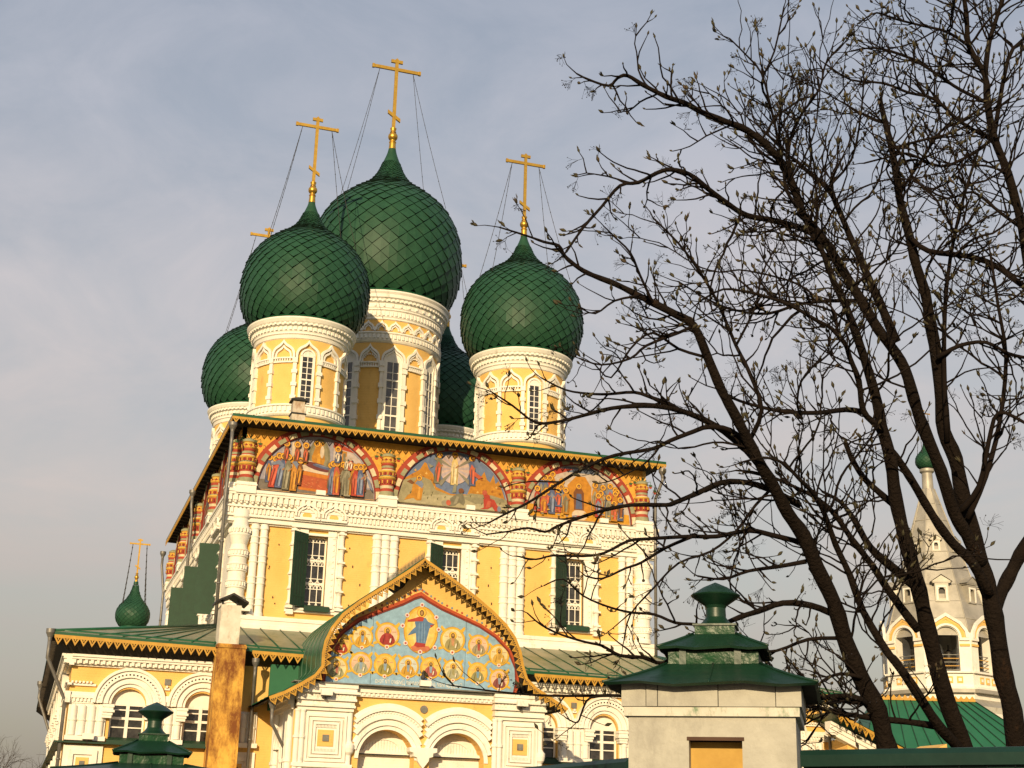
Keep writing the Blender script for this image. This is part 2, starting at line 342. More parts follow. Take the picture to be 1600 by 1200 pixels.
def fresco_dormition(f):
    f.poly([(-1, 0), (1, 0), (1, .6), (.8, .6), (0, 1), (-.8, .6), (-1, .6)], (.30, .32, .45))
    f.poly([(x/20-1, sqrt(max(0, .99-(x/20-1)**2))) for x in range(41)], (.34, .35, .48))
    f.poly([(-.9, .2), (-.2, .2), (-.2, .84), (-.45, .84), (-.45, .72), (-.62, .72), (-.62, .5), (-.9, .5)], (.50, .48, .56))
    f.poly([(-.46, .5), (-.32, .5), (-.32, .86), (-.46, .86)], WH); f.poly([(-.27, .5), (-.17, .5), (-.17, .87), (-.27, .87)], WH)
    f.poly([(.25, .2), (.97, .2), (.95, .30), (.72, .66), (.55, .80), (.25, .86)], (.56, .52, .55))
    f.poly([(.24, .84), (.62, .78), (.52, .86), (.25, .96)], (.42, .07, .04))
    f.poly([(.40, .60), (.48, .59), (.48, .79), (.40, .80)], OC); f.poly([(.42, .62), (.46, .62), (.46, .76), (.42, .76)], GY)
    f.poly([(-1, 0), (1, 0), (.98, .17), (-.98, .17)], GROUNDG)
    f.blob(.01, .64, .19, .33, (.21, .21, .15)); f.blob(.01, .64, .15, .28, (.28, .27, .19))
    f.poly([(-.06, .42), (-.12, .62), (-.06, .84), (.06, .86), (.11, .6), (.06, .42)], OC)
    f.poly([(-.03, .44), (-.02, .7), (.03, .72), (.03, .44)], (.66, .36, .05))
    f.poly([(-.12, .66), (.0, .68), (.0, .62), (-.1, .62)], (.60, .30, .04)); f.blob(.055, .74, .035, .11, WH); f.halo(-.04, .875, .05); f.halo(.05, .88, .03)
    f.poly([(-.31, .055), (.27, .03), (.27, .33), (-.30, .40)], (.46, .11, .045))
    f.poly([(-.31, .055), (.27, .03), (.27, .07), (-.31, .10)], (.56, .20, .03)); f.poly([(-.30, .32), (.27, .26), (.27, .36), (-.30, .41)], (.58, .21, .03))
    for i in range(26):
        u = random.uniform(-.27, .24); z = random.uniform(.11, .26); f.blob(u, z, .014, .008, (.60, .22, .10), 6)
    f.poly([(-.30, .39), (.27, .33), (.28, .45), (.1, .50), (-.22, .58), (-.30, .50)], WH)
    f.blob(0, .47, .25, .062, MR, rot=-.20); f.blob(.07, .475, .17, .026, BL, rot=-.2); f.blob(.06, .50, .12, .009, BL2, rot=-.2); f.halo(-.235, .545, .05)
    for u in (-.83, -.72, -.60, -.50, -.40, .22, .36, .42, .56, .69, .79): f.person(u, .12, .50+.05*random.random(), random.choice([RD, OC, BR, BL, GY]), random.choice([RD2, OC, GY2]), w=.05)
    for u, c1, c2, ln in ((-.77, RD, (.55, .12, .08), .10), (-.63, RD2, RD, .05), (-.66, BL, BL2, .06)): f.person(u, .04, .58, c1, c2, lean=ln)
    f.poly([(-.80, .45), (-.66, .52), (-.58, .44), (-.60, .40), (-.68, .44), (-.76, .42)], BL2)
    f.person(-.54, .02, .57, GY, GY2, lean=.03); f.person(-.41, .01, .56, OC, (.60, .30, .06), lean=.02); f.poly([(-.45, .50), (-.38, .54), (-.28, .36), (-.33, .34), (-.40, .44)], BL2)
    f.person(-.33, .12, .53, BR, OC, w=.05, lean=.02)
    for u in (-.56, -.38, -.235): f.person(u, .52, .80, BR, RD2, w=.045)
    f.person(.24, 0, .53, BL, BL2, lean=.01); f.person(.32, .01, .54, RD2, OC, lean=-.01); f.person(.46, .02, .51, GY, GY2); f.person(.51, .0, .51, GY2, GY, lean=-.01)
    f.person(.60, .03, .52, OC, BR); f.person(.64, .02, .51, RD, RD2); f.person(.74, .02, .47, RD2, RD); f.person(.73, .04, .52, BL, BL2, lean=-.01)
    f.poly([(.82, .38), (.90, .30), (.95, .12), (.88, .2)], BL2)
    f.person(.31, .56, .79, BL, WH, w=.05); f.person(.47, .45, .66, GY2, WH, w=.04, halo=False); f.person(.54, .45, .65, RD2, WH, w=.04, halo=False)
def fresco_radiance(f):
    f.poly([(x/20-1, sqrt(max(0, .99-(x/20-1)**2))) for x in range(41)], (.15, .22, .42))
    f.poly([(-.95, .2), (-.93, .45), (-.80, .50), (-.62, .62), (-.54, .76), (-.50, .74), (-.46, .64), (-.38, .56), (-.32, .34), (-.05, .24), (.25, .26), (.30, .40), (.5, .62), (.55, .70), (.60, .56), (.66, .52), (.72, .66), (.76, .50), (.82, .56), (.9, .35), (.95, .2)], OC)
    for i in range(70):
        u = random.uniform(-.9, .9); z = random.uniform(.28, .62)
        if -.3 < u < .35: continue
        if z > .72-abs(abs(u)-.6)*1.2: continue
        f.poly([(u-.03, z), (u, z+.035), (u+.02, z), (u, z-.012)], random.choice([(.68, .45, .14), (.34, .13, .02), (.60, .30, .05)]))
    for k in range(28):
        a0 = 2*pi*k/28; a1 = 2*pi*(k+1)/28
        f.poly([(0, .69), (.275*cos(a0), .69+.275*sin(a0)), (.275*cos(a1), .69+.275*sin(a1))], (.58, .47, .46) if k % 2 else (.46, .42, .52))
    for a0 in (.5, 2.6, 3.9, 5.5):
        f.poly([(0, .69), (.40*cos(a0), .69+.40*sin(a0)), (.40*cos(a0+.2), .69+.40*sin(a0+.2))], (.25, .25, .22))
    f.person(0, .40, .93, (.70, .58, .28), (.74, .66, .44), w=.07); f.poly([(-.03, .26), (.0, .42), (.05, .42), (.04, .27)], (.25, .27, .22))
    f.person(-.31, .40, .90, GY, RD2, lean=.03); f.poly([(-.38, .70), (-.49, .74), (-.44, .66)], GY2); f.person(.33, .42, .90, BL, RD2, lean=-.02); f.poly([(.36, .68), (.52, .58), (.44, .55), (.36, .60)], RD2)
    f.poly([(-.99, 0), (.99, 0), (.97, .22), (.7, .28), (.3, .28), (.1, .20), (-.1, .22), (-.33, .28), (-.42, .44), (-.6, .50), (-.95, .42), (-.99, .1)], (.33, .32, .21))
    f.poly([(-.9, .02), (.95, .02), (.9, .12), (.3, .22), (-.3, .20), (-.8, .1)], (.42, .41, .29)); f.poly([(.1, .2), (.9, .25), (.93, .18), (.4, .10)], (.27, .27, .19))
    for i in range(16):
        u = random.uniform(-.85, .85); z = random.uniform(.06, .22); f.poly([(u, z), (u-.02, z+.05), (u-.006, z+.02), (u+.02, z+.055), (u+.006, z)], (.10, .10, .04))
    f.poly([(-.88, .05), (-.82, .14), (-.76, .18), (-.74, .34), (-.68, .44), (-.60, .42), (-.55, .30), (-.58, .07), (-.66, .06), (-.72, .1)], OC); f.poly([(-.70, .36), (-.62, .46), (-.55, .36), (-.57, .28)], BL2); f.halo(-.63, .46, .045); f.poly([(-.85, .38), (-.78, .42), (-.70, .36), (-.76, .34)], BR)
    f.poly([(-.66, .1), (-.63, .3), (-.6, .3), (-.61, .08)], (.66, .36, .07))
    f.poly([(-.08, .02), (-.06, .16), (.04, .24), (.16, .27), (.21, .12), (.18, .05), (.1, .1), (.02, .03)], GY); f.blob(-.14, .06, .08, .055, GY2); f.blob(-.09, .075, .045, .05, RD2); f.blob(.13, .31, .05, .045, BR); f.poly([(.0, .06), (.05, .2), (.1, .2), (.06, .08)], GY2)
    f.poly([(.48, .02), (.55, .05), (.54, .2), (.60, .24), (.74, .20), (.82, .07), (.86, .02), (.76, .0), (.70, .08), (.62, .03)], RD); f.blob(.56, .31, .045, .05, RD2); f.blob(.60, .25, .06, .04, RD); f.blob(.83, .05, .035, .05, BL2); f.poly([(.58, .05), (.62, .18), (.68, .18), (.66, .07)], RD2)
def fresco_council(f, flip=1):
    f.poly([(x/20-1, sqrt(max(0, .99-(x/20-1)**2))) for x in range(41)], (.54, .50, .50))
    f.poly([(-.45, .86), (.45, .86), (.25, .98), (-.25, .98)], (.14, .19, .32)); f.poly([(-.62, .72), (-.1, .92), (-.4, .93), (-.66, .76)], RD)
    f.poly([(-.99, 0), (.99, 0), (.97, .18), (.5, .2), (-.5, .2), (-.97, .22)], (.62, .34, .035))
    f.poly([(-.2, .14), (-.22, .62), (-.05, .80), (.12, .80), (.24, .62), (.24, .14)], (.55, .26, .03))
    f.poly([(.28, .35), (.32, .84), (.62, .78), (.9, .4), (.9, .3)], (.56, .52, .52)); 
    for u in (.40, .53): f.poly([(u-.05, .5), (u-.05, .70), (u, .76), (u+.05, .70), (u+.05, .5)], (.26, .24, .22))
    f.blob(.02, .09, .15, .10, WH); f.blob(.02, .07, .13, .012, RD)
    f.poly([(-.09, .18), (-.10, .5), (0, .66), (.10, .5), (.10, .18)], BR); f.poly([(-.06, .2), (-.04, .48), (.05, .48), (.07, .2)], BL); f.halo(0, .62, .05)
    pl = [(-.80, .08, .48, RD, GY2), (-.64, .24, .70, BL, GY), (-.50, .30, .78, OC, BR), (-.52, .06, .55, BL, BL2), (-.40, .10, .60, RD2, RD), (-.26, .08, .50, OC, GY), (-.33, .25, .66, RD2, BL),
          (.36, .08, .46, RD, BL2), (.46, .26, .62, BL, GY2), (.60, .26, .66, BL2, RD2), (.70, .26, .60, RD2, RD), (.56, .06, .44, GY2, GY), (.78, .05, .42, BL, BR), (.66, .03, .34, OC, RD2), (-.68, .06, .40, RD2, OC)]
    pl += [(random.uniform(-.82, -.25) if k_ % 2 else random.uniform(.3, .82), .2, random.uniform(.45, .72), random.choice([RD, OC, BL, BR]), random.choice([RD2, OC, GY2])) for k_ in range(10)]
    for u, a_, b_, c1, c2 in sorted(pl, key=lambda q: -q[2]): f.person(u, a_, b_, c1, c2, w=.068)
    for i in range(24): f.blob(random.uniform(-.85, .85), random.uniform(.04, .16), .03, .012, random.choice([(.45, .2, .03), (.7, .45, .08), GY2, BL2]), 6)
def fresco_any(f):
    f.poly([(x/20-1, sqrt(max(0, .99-(x/20-1)**2))) for x in range(41)], (.36, .36, .42)); f.poly([(-.99, 0), (.99, 0), (.95, .22), (-.95, .22)], (.4, .25, .12))
    for i in range(9): f.person(-.72+.18*i, .06, .5+.2*random.random(), random.choice([RD, BL, OC, GY]), random.choice([RD2, BL2, OC, GY2]), w=.08)

BAL = [(.50, 16.10, OLIVE), (.46, 16.30, RED), (.40, 16.44, CREAM), (.44, 16.56, RED), (.47, 16.84, OCHRE), (.54, 16.90, OCHRE), (.54, 16.96, OLIVE), (.47, 17.02, RED), (.47, 17.14, OCHRE), (.52, 17.18, OCHRE), (.52, 17.24, CREAM), (.42, 17.30, RED), (.39, 17.36, OLIVE), (.39, 17.46, RED), (.42, 17.52, RED), (.40, 17.58, OCHRE), (.45, 17.62, OCHRE), (.45, 17.68, RED), (.38, 17.74, OCHRE), (.36, 17.84, OCHRE), (.42, 17.88, OLIVE), (.40, 17.98, OLIVE), (.2, 18.06, OLIVE)]
def frieze(fr, centers, R, cols, frescos, k_col=.82):
    zb = 15.95
    for cu, fx in zip(centers, frescos):   # one painted lunette per gable
        fb = MB(fr); fb.arc(cu, zb, 0.02, R, 0, 180, 0, .03, P(.4, .4, .45), 32)
        fx(Fresco(fb, cu, zb, R*.985, .034)); fb.build('fresco', CH, recalc=False)
        ar = MB(fr); k = 48
        for i in range(k):                                       # striped rope arch
            ar.arc(cu, zb, R, R+.19, 180*i/k, 180*(i+1)/k, 0, .15+(.0 if i % 3 == 2 else .03), [CREAM, CREAM, RED, OLIVE, OLIVE, RED][i % 6], 1)
        ar.arc(cu, zb, R+.19, R+.37, 0, 180, 0, .09, RED, 36); ar.arc(cu, zb, R-.035, R, 0, 180, 0, .14, DKRED, 36)
        ar.build('arch', CH)
        lg = MB(fr)                                              # tin ledge under the painting
        lg.add([(cu-R-.05, 0, zb), (cu+R+.05, 0, zb), (cu+R+.05, .36, zb-.22), (cu-R-.05, .36, zb-.22), (cu-R-.05, .36, zb-.33), (cu+R+.05, .36, zb-.33)], [(0, 1, 2, 3), (3, 2, 5, 4)], LEDGE)
        lg.add([(cu-R-.05, 0, zb), (cu-R-.05, .36, zb-.22), (cu-R-.05, .36, zb-.33), (cu-R-.05, 0, zb-.33), (cu+R+.05, 0, zb), (cu+R+.05, .36, zb-.22), (cu+R+.05, .36, zb-.33), (cu+R+.05, 0, zb-.33)], [(0, 1, 2, 3), (4, 5, 6, 7), (3, 2, 6, 7)], LEDGE)
        lg.build('ledge', CH)
    bk = MB(fr)                                                  # painted spandrels
    u0, u1 = cols[0]-.1, cols[-1]+.1
    o_ = [(u0, zb)]+[(u0, ZE-.2), (u1, ZE-.2), (u1, zb)]
    bk.plate(rect(u0, u1, zb-.02, ZE-.2), [[(cu+(R+.02)*cos(pi*i/28), zb+.02+(R+.02)*sin(pi*i/28)) for i in range(29)] for cu in centers], -.01, .025, ORANGE)
    n = .03
    for cu in cols:
        for q in (-1, 1):                                        # a little painted plant each side of the column
            for k in range(3):
                pu, pz = cu+q*(.28+.22*k), 17.95-.16*k*(k-.2)*.55
                bk.prism([(cu+q*.05, 18.0), (pu, pz+.24), (pu+q*.015, pz+.22), (cu+q*.08, 17.98)], n, n+.004, LGREEN)
                bk.prism([(pu, pz+.23), (pu+.02, pz+.23), (pu+.02, pz+.05), (pu, pz+.05)], n, n+.004, LGREEN)
                bk.disc(pu, pz-.02, .085, n+.008, RED, 8, .10, n); bk.prism([(pu-.10, pz+.08), (pu+.1, pz+.08), (pu+.04, pz-.02), (pu-.04, pz-.02)], n, n+.012, LGREEN)
            bk.prism([(cu-.02, 18.0), (cu+.10*q, 18.3), (cu+.16*q, 18.28), (cu+.04, 18.0)], n, n+.006, LGREEN)
    bk.build('frieze', CH, recalc=False)
    for cu in cols:
        cb_ = MB(fr); prof = [(r*.86*k_col, z) for r, z, m in BAL]
        cb_.lathe(cu, .16, prof, [m for r, z, m in BAL[:-1]], 20)
        for zz, r in ((17.08, .48), (16.72, .47), (17.70, .40)):
            for i in range(18):
                an = 2*pi*i/18; rr = r*.86*k_col+.015
                pu, pn = cu+rr*cos(an), .16+rr*sin(an)
                cb_.box(pu-.022, pu+.022, pn-.022, pn+.022, zz-.07, zz+.07, OCHRE if i % 2 else DKRED)
        cb_.build('baluster', CH)
        pd = MB(fr); pd.box(cu-.42, cu+.42, 0, .5, 15.62, 16.10, WHITE2); pd.box(cu-.45, cu+.45, 0, .53, 15.95, 16.02, WHITE2); pd.build('pedestal', CH)
FC = [-6.06, 0.08, 6.04]
frieze(FRONT, FC, 2.60, [-9.12, -3.0, 3.06, 9.12], [fresco_dormition, fresco_radiance, fresco_council])
LC = [3.35, 9.95, 16.6, 23.3]
frieze(LEFT, LC, 2.85, [.25, 6.65, 13.3, 19.95, 26.7], [fresco_any]*4)

# ---- entablature ----------------------------------------------------------
def entablature(fr, u0, u1, name='cornice'):
    b = MB(fr)
    for n, z0, z1 in ((.46, 15.66, 15.78), (.42, 15.56, 15.66), (.30, 15.26, 15.56), (.22, 15.10, 15.26), (.34, 15.04, 15.10), (.22, 14.76, 15.04), (.28, 14.66, 14.76), (.16, 14.52, 14.66), (.24, 14.44, 14.52), (.12, 14.38, 14.44)):
        b.box(u0-n*0, u1+n*0, -.1, n, z0, z1, WHITE)
    k = int((u1-u0)/.235)
    for i in range(k):
        u = u0+(i+.5)*(u1-u0)/k
        b.box(u-.075, u+.075, .2, .405, 15.30, 15.565, WHITE); b.box(u-.04, u+.04, .2, .37, 15.20, 15.31, WHITE)
    k = int((u1-u0)/.17)
    for i in range(k):
        u = u0+(i+.5)*(u1-u0)/k; b.box(u-.045, u+.045, .15, .29, 14.80, 15.045, WHITE)
    b.build(name, CH, recalc=False)
entablature(FRONT, -WX-.46, WX+.46); entablature(LEFT, .0, LEN)

def kokoshnik(fr, cu, z0, hw, h, n0=.2, parent=None):
    b = MB(fr)
    b.prism([(cu-hw, z0-.06)]+ogee(cu, z0, hw, h)+[(cu+hw, z0-.06)], n0, n0+.16, WHITE2)
    b.band(ogee(cu, z0, hw, h), ogee(cu, z0, hw, h, .86), n0+.16, n0+.27, WHITE2); b.band(ogee(cu, z0, hw, h, .76), ogee(cu, z0, hw, h, .64), n0+.16, n0+.24, WHITE2)
    for i in range(9):
        t = radians(12+19.5*i); pu, pz = cu+hw*.52*cos(t), z0+h*.30+hw*.36*sin(t)
        b.box(pu-.03, pu+.03, n0+.15, n0+.21, pz-.03, pz+.03, WHITE2)
    b.prism([(cu-hw*.36, z0+.0), (cu+hw*.36, z0+.0), (cu+hw*.36, z0+h*.14), (cu+hw*.2, z0+h*.26), (cu-hw*.2, z0+h*.26), (cu-hw*.36, z0+h*.14)], n0+.16, n0+.172, YELLOW)
    b.box(cu-hw*1.05, cu+hw*1.05, n0, n0+.26, z0-.14, z0-.05, WHITE2)
    return b.build('kokoshnik', parent or CH, recalc=False)

def grille_window(fr, c, z0, z1, hw, name='window', shutter=True, sill=True, ang=38, parent=CH):
    b = MB(fr); n = -.30
    b.box(c-hw, c+hw, n-.02, n, z0, z1, GLASS)
    w = b.build(name, parent)
    f = MB(fr)                                                  # iron grille, white
    H = (z1-z0)/3; r = .016
    f.box(c-hw, c-hw+.06, n, n+.08, z0, z1, WHITE2); f.box(c+hw-.06, c+hw, n, n+.08, z0, z1, WHITE2)
    for j in range(3):
        a_, b_ = z0+j*H, z0+(j+1)*H; g0 = H*.22
        f.box(c-hw+.06, c+hw-.06, n+.02, n+.08, b_-.05, b_+(.03 if j < 2 else 0), WHITE2)
        if j == 0: f.box(c-hw+.06, c+hw-.06, n+.02, n+.08, a_, a_+.05, WHITE2)
        for i in (1, 2):
            u = c-hw+2*hw*i/3; f.box(u-r, u+r, n+.03, n+.06, a_+.05, b_-.05, WHITE2)
        f.box(c-hw, c+hw, n+.032, n+.062, a_+g0-r, a_+g0+r, WHITE2); f.box(c-hw, c+hw, n+.032, n+.062, b_-g0-r, b_-g0+r, WHITE2)
        for i in range(3):
            u0 = c-hw+2*hw*i/3; u1 = c-hw+2*hw*(i+1)/3; um = (u0+u1)/2; rad = (u1-u0)/2
            f.arc(um, b_-g0+.02, rad-.026, rad, 0, 180, n+.04, n+.07, WHITE2, 10, 1.3); f.arc(um, a_+g0-.02, rad-.026, rad, 180, 360, n+.04, n+.07, WHITE2, 10, 1.3)
        for i in range(4):
            um = c-hw+2*hw*i/3; rad = hw/3
            f.arc(um, b_-g0+.02, rad-.020, rad, 0 if i == 0 else (90 if i == 3 else 0), 90 if i == 0 else 180, n+.042, n+.068, WHITE2, 8, 1.3)
    f.build('grille', w, recalc=False)
    s = MB(fr)                                                  # white surround with beaded pilasters
    for q in (-1, 1):
        a_, b_ = sorted((c+q*hw, c+q*(hw+.36))); s.box(a_, b_, -.1, .12, z0-.05, z1+.38, WHITE2)
        a_, b_ = sorted((c+q*(hw+.36), c+q*(hw+.50))); s.box(a_, b_, -.1, .05, z0-.1, z1+.3, WHITE2)
        uc = c+q*(hw+.60)
        s.lathe(uc, .08, [(.11, z0-.25), (.11, z1+.40)], WHITE2, 10)
        for j in range(6):
            zz = z0+.05+j*(z1-z0+.1)/5
            s.box(uc-.16, uc+.16, 0, .26, zz-.035, zz+.035, WHITE2); s.lathe(uc, .08, [(.11, zz-.16), (.145, zz-.05), (.145, zz+.05), (.11, zz+.16)], WHITE2, 10)
        for j in range(12):
            zz = z0+.2+j*(z1-z0)/12; s.box(c+q*(hw+.25)-.04, c+q*(hw+.25)+.04, .1, .15, zz-.045, zz+.045, WHITE2)
        a_, b_ = c+q*(hw+.60)-.2, c+q*(hw+.60)+.2
        s.box(a_, b_, 0, .30, z0-.16, z0-.05, WHITE2); s.box(a_+.05, b_-.05, 0, .22, z0-.40, z0-.16, WHITE2)
    s.box(c-hw-.36, c+hw+.36, -.1, .15, z1, z1+.10, WHITE2); s.box(c-hw-.75, c+hw+.75, -.1, .26, z1+.28, z1+.40, WHITE2)
    s.box(c-hw-.8, c+hw+.8, -.1, .16, z0-.30, z0-.18, WHITE2); s.box(c-hw-.75, c+hw+.75, -.1, .22, z0-.20, z0-.12, WHITE2)
    s.build('window_surround', w)
    if sill:
        s = MB(fr); a_ = c-hw-.02; b_ = c+hw+.20
        s.add([(a_, .0, z0+.06), (b_, 0, z0+.06), (b_, .34, z0-.04), (a_, .34, z0-.04), (a_, .34, z0-.24), (b_, .34, z0-.24), (a_, 0, z0-.24), (b_, 0, z0-.24)], [(0, 1, 2, 3), (3, 2, 5, 4), (0, 3, 4, 6), (1, 7, 5, 2), (6, 4, 5, 7)], DKGREEN)
        s.build('sill', w)
    if shutter:
        s = MB(); h0 = c-hw-.02; wd = .86; A = radians(ang); t = .04
        s.f = lambda u, n, z: fr(h0-u*cos(A)+n*sin(A), .13+u*sin(A)+n*cos(A), z)
        s.box(0, wd, 0, t, z0-.08, z1+.05, DKGREEN)
        for zz in (z0+.35, z1-.35): s.box(0, wd*.9, t, t+.012, zz-.03, zz+.03, DKGREEN)
        for k in range(1, 5): s.box(wd*k/5-.008, wd*k/5+.008, t, t+.006, z0-.06, z1+.03, BLACK)
        s.build('shutter', w)
    return w
for c in WINX:
    w = grille_window(FRONT, c, 11.12, 14.12, .43)
    kokoshnik(FRONT, c-.58, 14.86, .53, .70, .14); kokoshnik(FRONT, c+.58, 14.86, .53, .70, .14)
for c in LWIN:
    grille_window(LEFT, c, 11.12, 14.12, .43, sill=False, ang=93, shutter=c < 20)
    kokoshnik(LEFT, c-.58, 14.86, .53, .70, .14); kokoshnik(LEFT, c+.58, 14.86, .53, .70, .14)

def colonnette(fr, u, r, z0, z1, rings, n=.08):
    b = MB(fr); prof = [(r*1.25, z0), (r*1.25, z0+.12), (r*1.05, z0+.2)]
    for zz in rings: prof += [(r, zz-.20), (r*1.16, zz-.18), (r*1.16, zz-.12), (r*1.04, zz-.10), (r*1.06, zz+.06), (r*1.2, zz+.08), (r*1.2, zz+.13), (r, zz+.15)]
    prof += [(r, z1-.25), (r*1.2, z1-.2), (r*1.2, z1-.1), (r*1.05, z1-.08), (r*1.1, z1)]
    b.lathe(u, n, prof, WHITE2, 16)
    return b.build('column', CH)
RG = [11.15, 12.05, 12.95, 13.75]
for u in (-3.28, -2.90, -2.52, 2.52, 2.90, 3.28): colonnette(FRONT, u, .185, 10.52, 14.40, RG)
for q in (-1, 1):
    colonnette(FRONT, q*8.16, .16, 10.52, 14.40, RG); colonnette(FRONT, q*8.54, .16, 10.52, 14.40, RG)
def big_column(fr, u, n):
    b = MB(fr); r = .37
    prof = [(.42, 10.52), (.42, 10.66), (r, 10.72)]
    for zz in (11.1, 11.75, 12.45, 13.05): prof += [(r, zz-.14), (r+.05, zz-.12), (r+.05, zz-.07), (r+.02, zz-.06), (r+.02, zz+.12), (r+.06, zz+.14), (r+.06, zz+.19), (r, zz+.21)]
    prof += [(.33, 13.45), (.42, 13.78), (.45, 13.85), (.45, 13.92), (.42, 13.94), (.42, 14.08), (.46, 14.10), (.46, 14.16), (.35, 14.25), (.33, 14.55), (.38, 14.62), (.38, 14.70), (.36, 14.95)]
    b.lathe(u, n, prof, WHITE2, 24)
    for zz in (11.14, 11.79, 12.49, 13.09, 14.02):
        for i in range(20):
            an = 2*pi*i/20; rr = r+.03+(.06 if zz > 14 else 0); b.box(u+rr*cos(an)-.03, u+rr*cos(an)+.03, n+rr*sin(an)-.03, n+rr*sin(an)+.03, zz-.08, zz+.08, WHITE2)
    b.build('corner_column', CH)
big_column(FRONT, -9.17, .05); big_column(FRONT, 9.17, .05)
for u in (6.3, 6.65, 7.0, 12.95, 13.3, 13.65, 19.6, 19.95, 20.3, 26.4, 26.8): colonnette(LEFT, u, .18, 9.6, 14.40, RG)
bs = MB(FRONT)
for fr, a_, b_ in ((FRONT, -WX-.3, WX+.3), (LEFT, -.3, LEN)):
    bs.f = fr
    for n, z0, z1 in ((.34, 10.36, 10.52), (.30, 10.14, 10.36), (.36, 9.98, 10.14), (.28, 8.2, 9.98)): bs.box(a_, b_, -.1, n, z0, z1, WHITE)
bs.build('base_moulding', CH)

def floodlight(fr, u, n, z, parent=CH):
    b = MB(fr); b.box(u-.17, u+.17, n, n+.10, z, z+.16, IRON); b.box(u-.20, u+.20, n+.10, n+.26, z+.04, z+.24, WHITE2); b.box(u-.03, u+.03, n-.1, n+.05, z-.08, z+.02, BLACK)
    return b.build('floodlight', parent)
for cu in (-5.95, .75, 7.1): floodlight(FRONT, cu, .32, 15.78)
for u, z in ((-8.75, 10.62),): floodlight(FRONT, u, .30, z)

def pipe(pts, r=.075, funnel=True, name='downpipe'):
    b = MB(); b.tube(pts, r, IRON, 8)
    if funnel:
        x, y, z = pts[0]; b.f = lambda u, n, zz: (u, n, zz)
        b.lathe(x, y, [(r, z-.05), (r*1.2, z+.05), (r*2.4, z+.22), (r*2.4, z+.36), (r*2.0, z+.36)], IRON, 12)
    for i in range(len(pts)-1):
        a_, b_ = Vector(pts[i]), Vector(pts[i+1])
        if (b_-a_).length > 1.5:
            k = int((b_-a_).length/1.6)
            for j in range(1, k): 
                q = a_+(b_-a_)*j/k; b.tube([q-(b_-a_).normalized()*.03, q+(b_-a_).normalized()*.03], r*1.25, IRON, 8)
    return b.build(name, CH)
pipe([(-ex+.05, ey0+.1, ZE-.75), (-ex+.05, ey0+.1, 17.6), (-WX-.55, -.45, 15.2), (-WX-.5, -.42, 10.0)])
pipe([(ex-.15, ey0+.1, ZE-.7), (ex-.15, ey0+.1, 18.0), (WX+.30, -.42, 17.2), (WX+.22, -.55, 15.0), (WX+.22, -.55, 10.0)])
pipe([(-ex-.1, 12.6, ZE-.7), (-ex-.1, 12.6, ZE-1.1), (-WX-.62, 12.6, 17.0), (-WX-.62, 12.6, 9.0)])
pipe([(-ex-.1, LEN+.6, ZE-1.1), (-ex-.1, LEN+.6, ZE-1.6), (-WX-.5, LEN+.1, 15.6), (-WX-.5, LEN+.1, 9.0)])

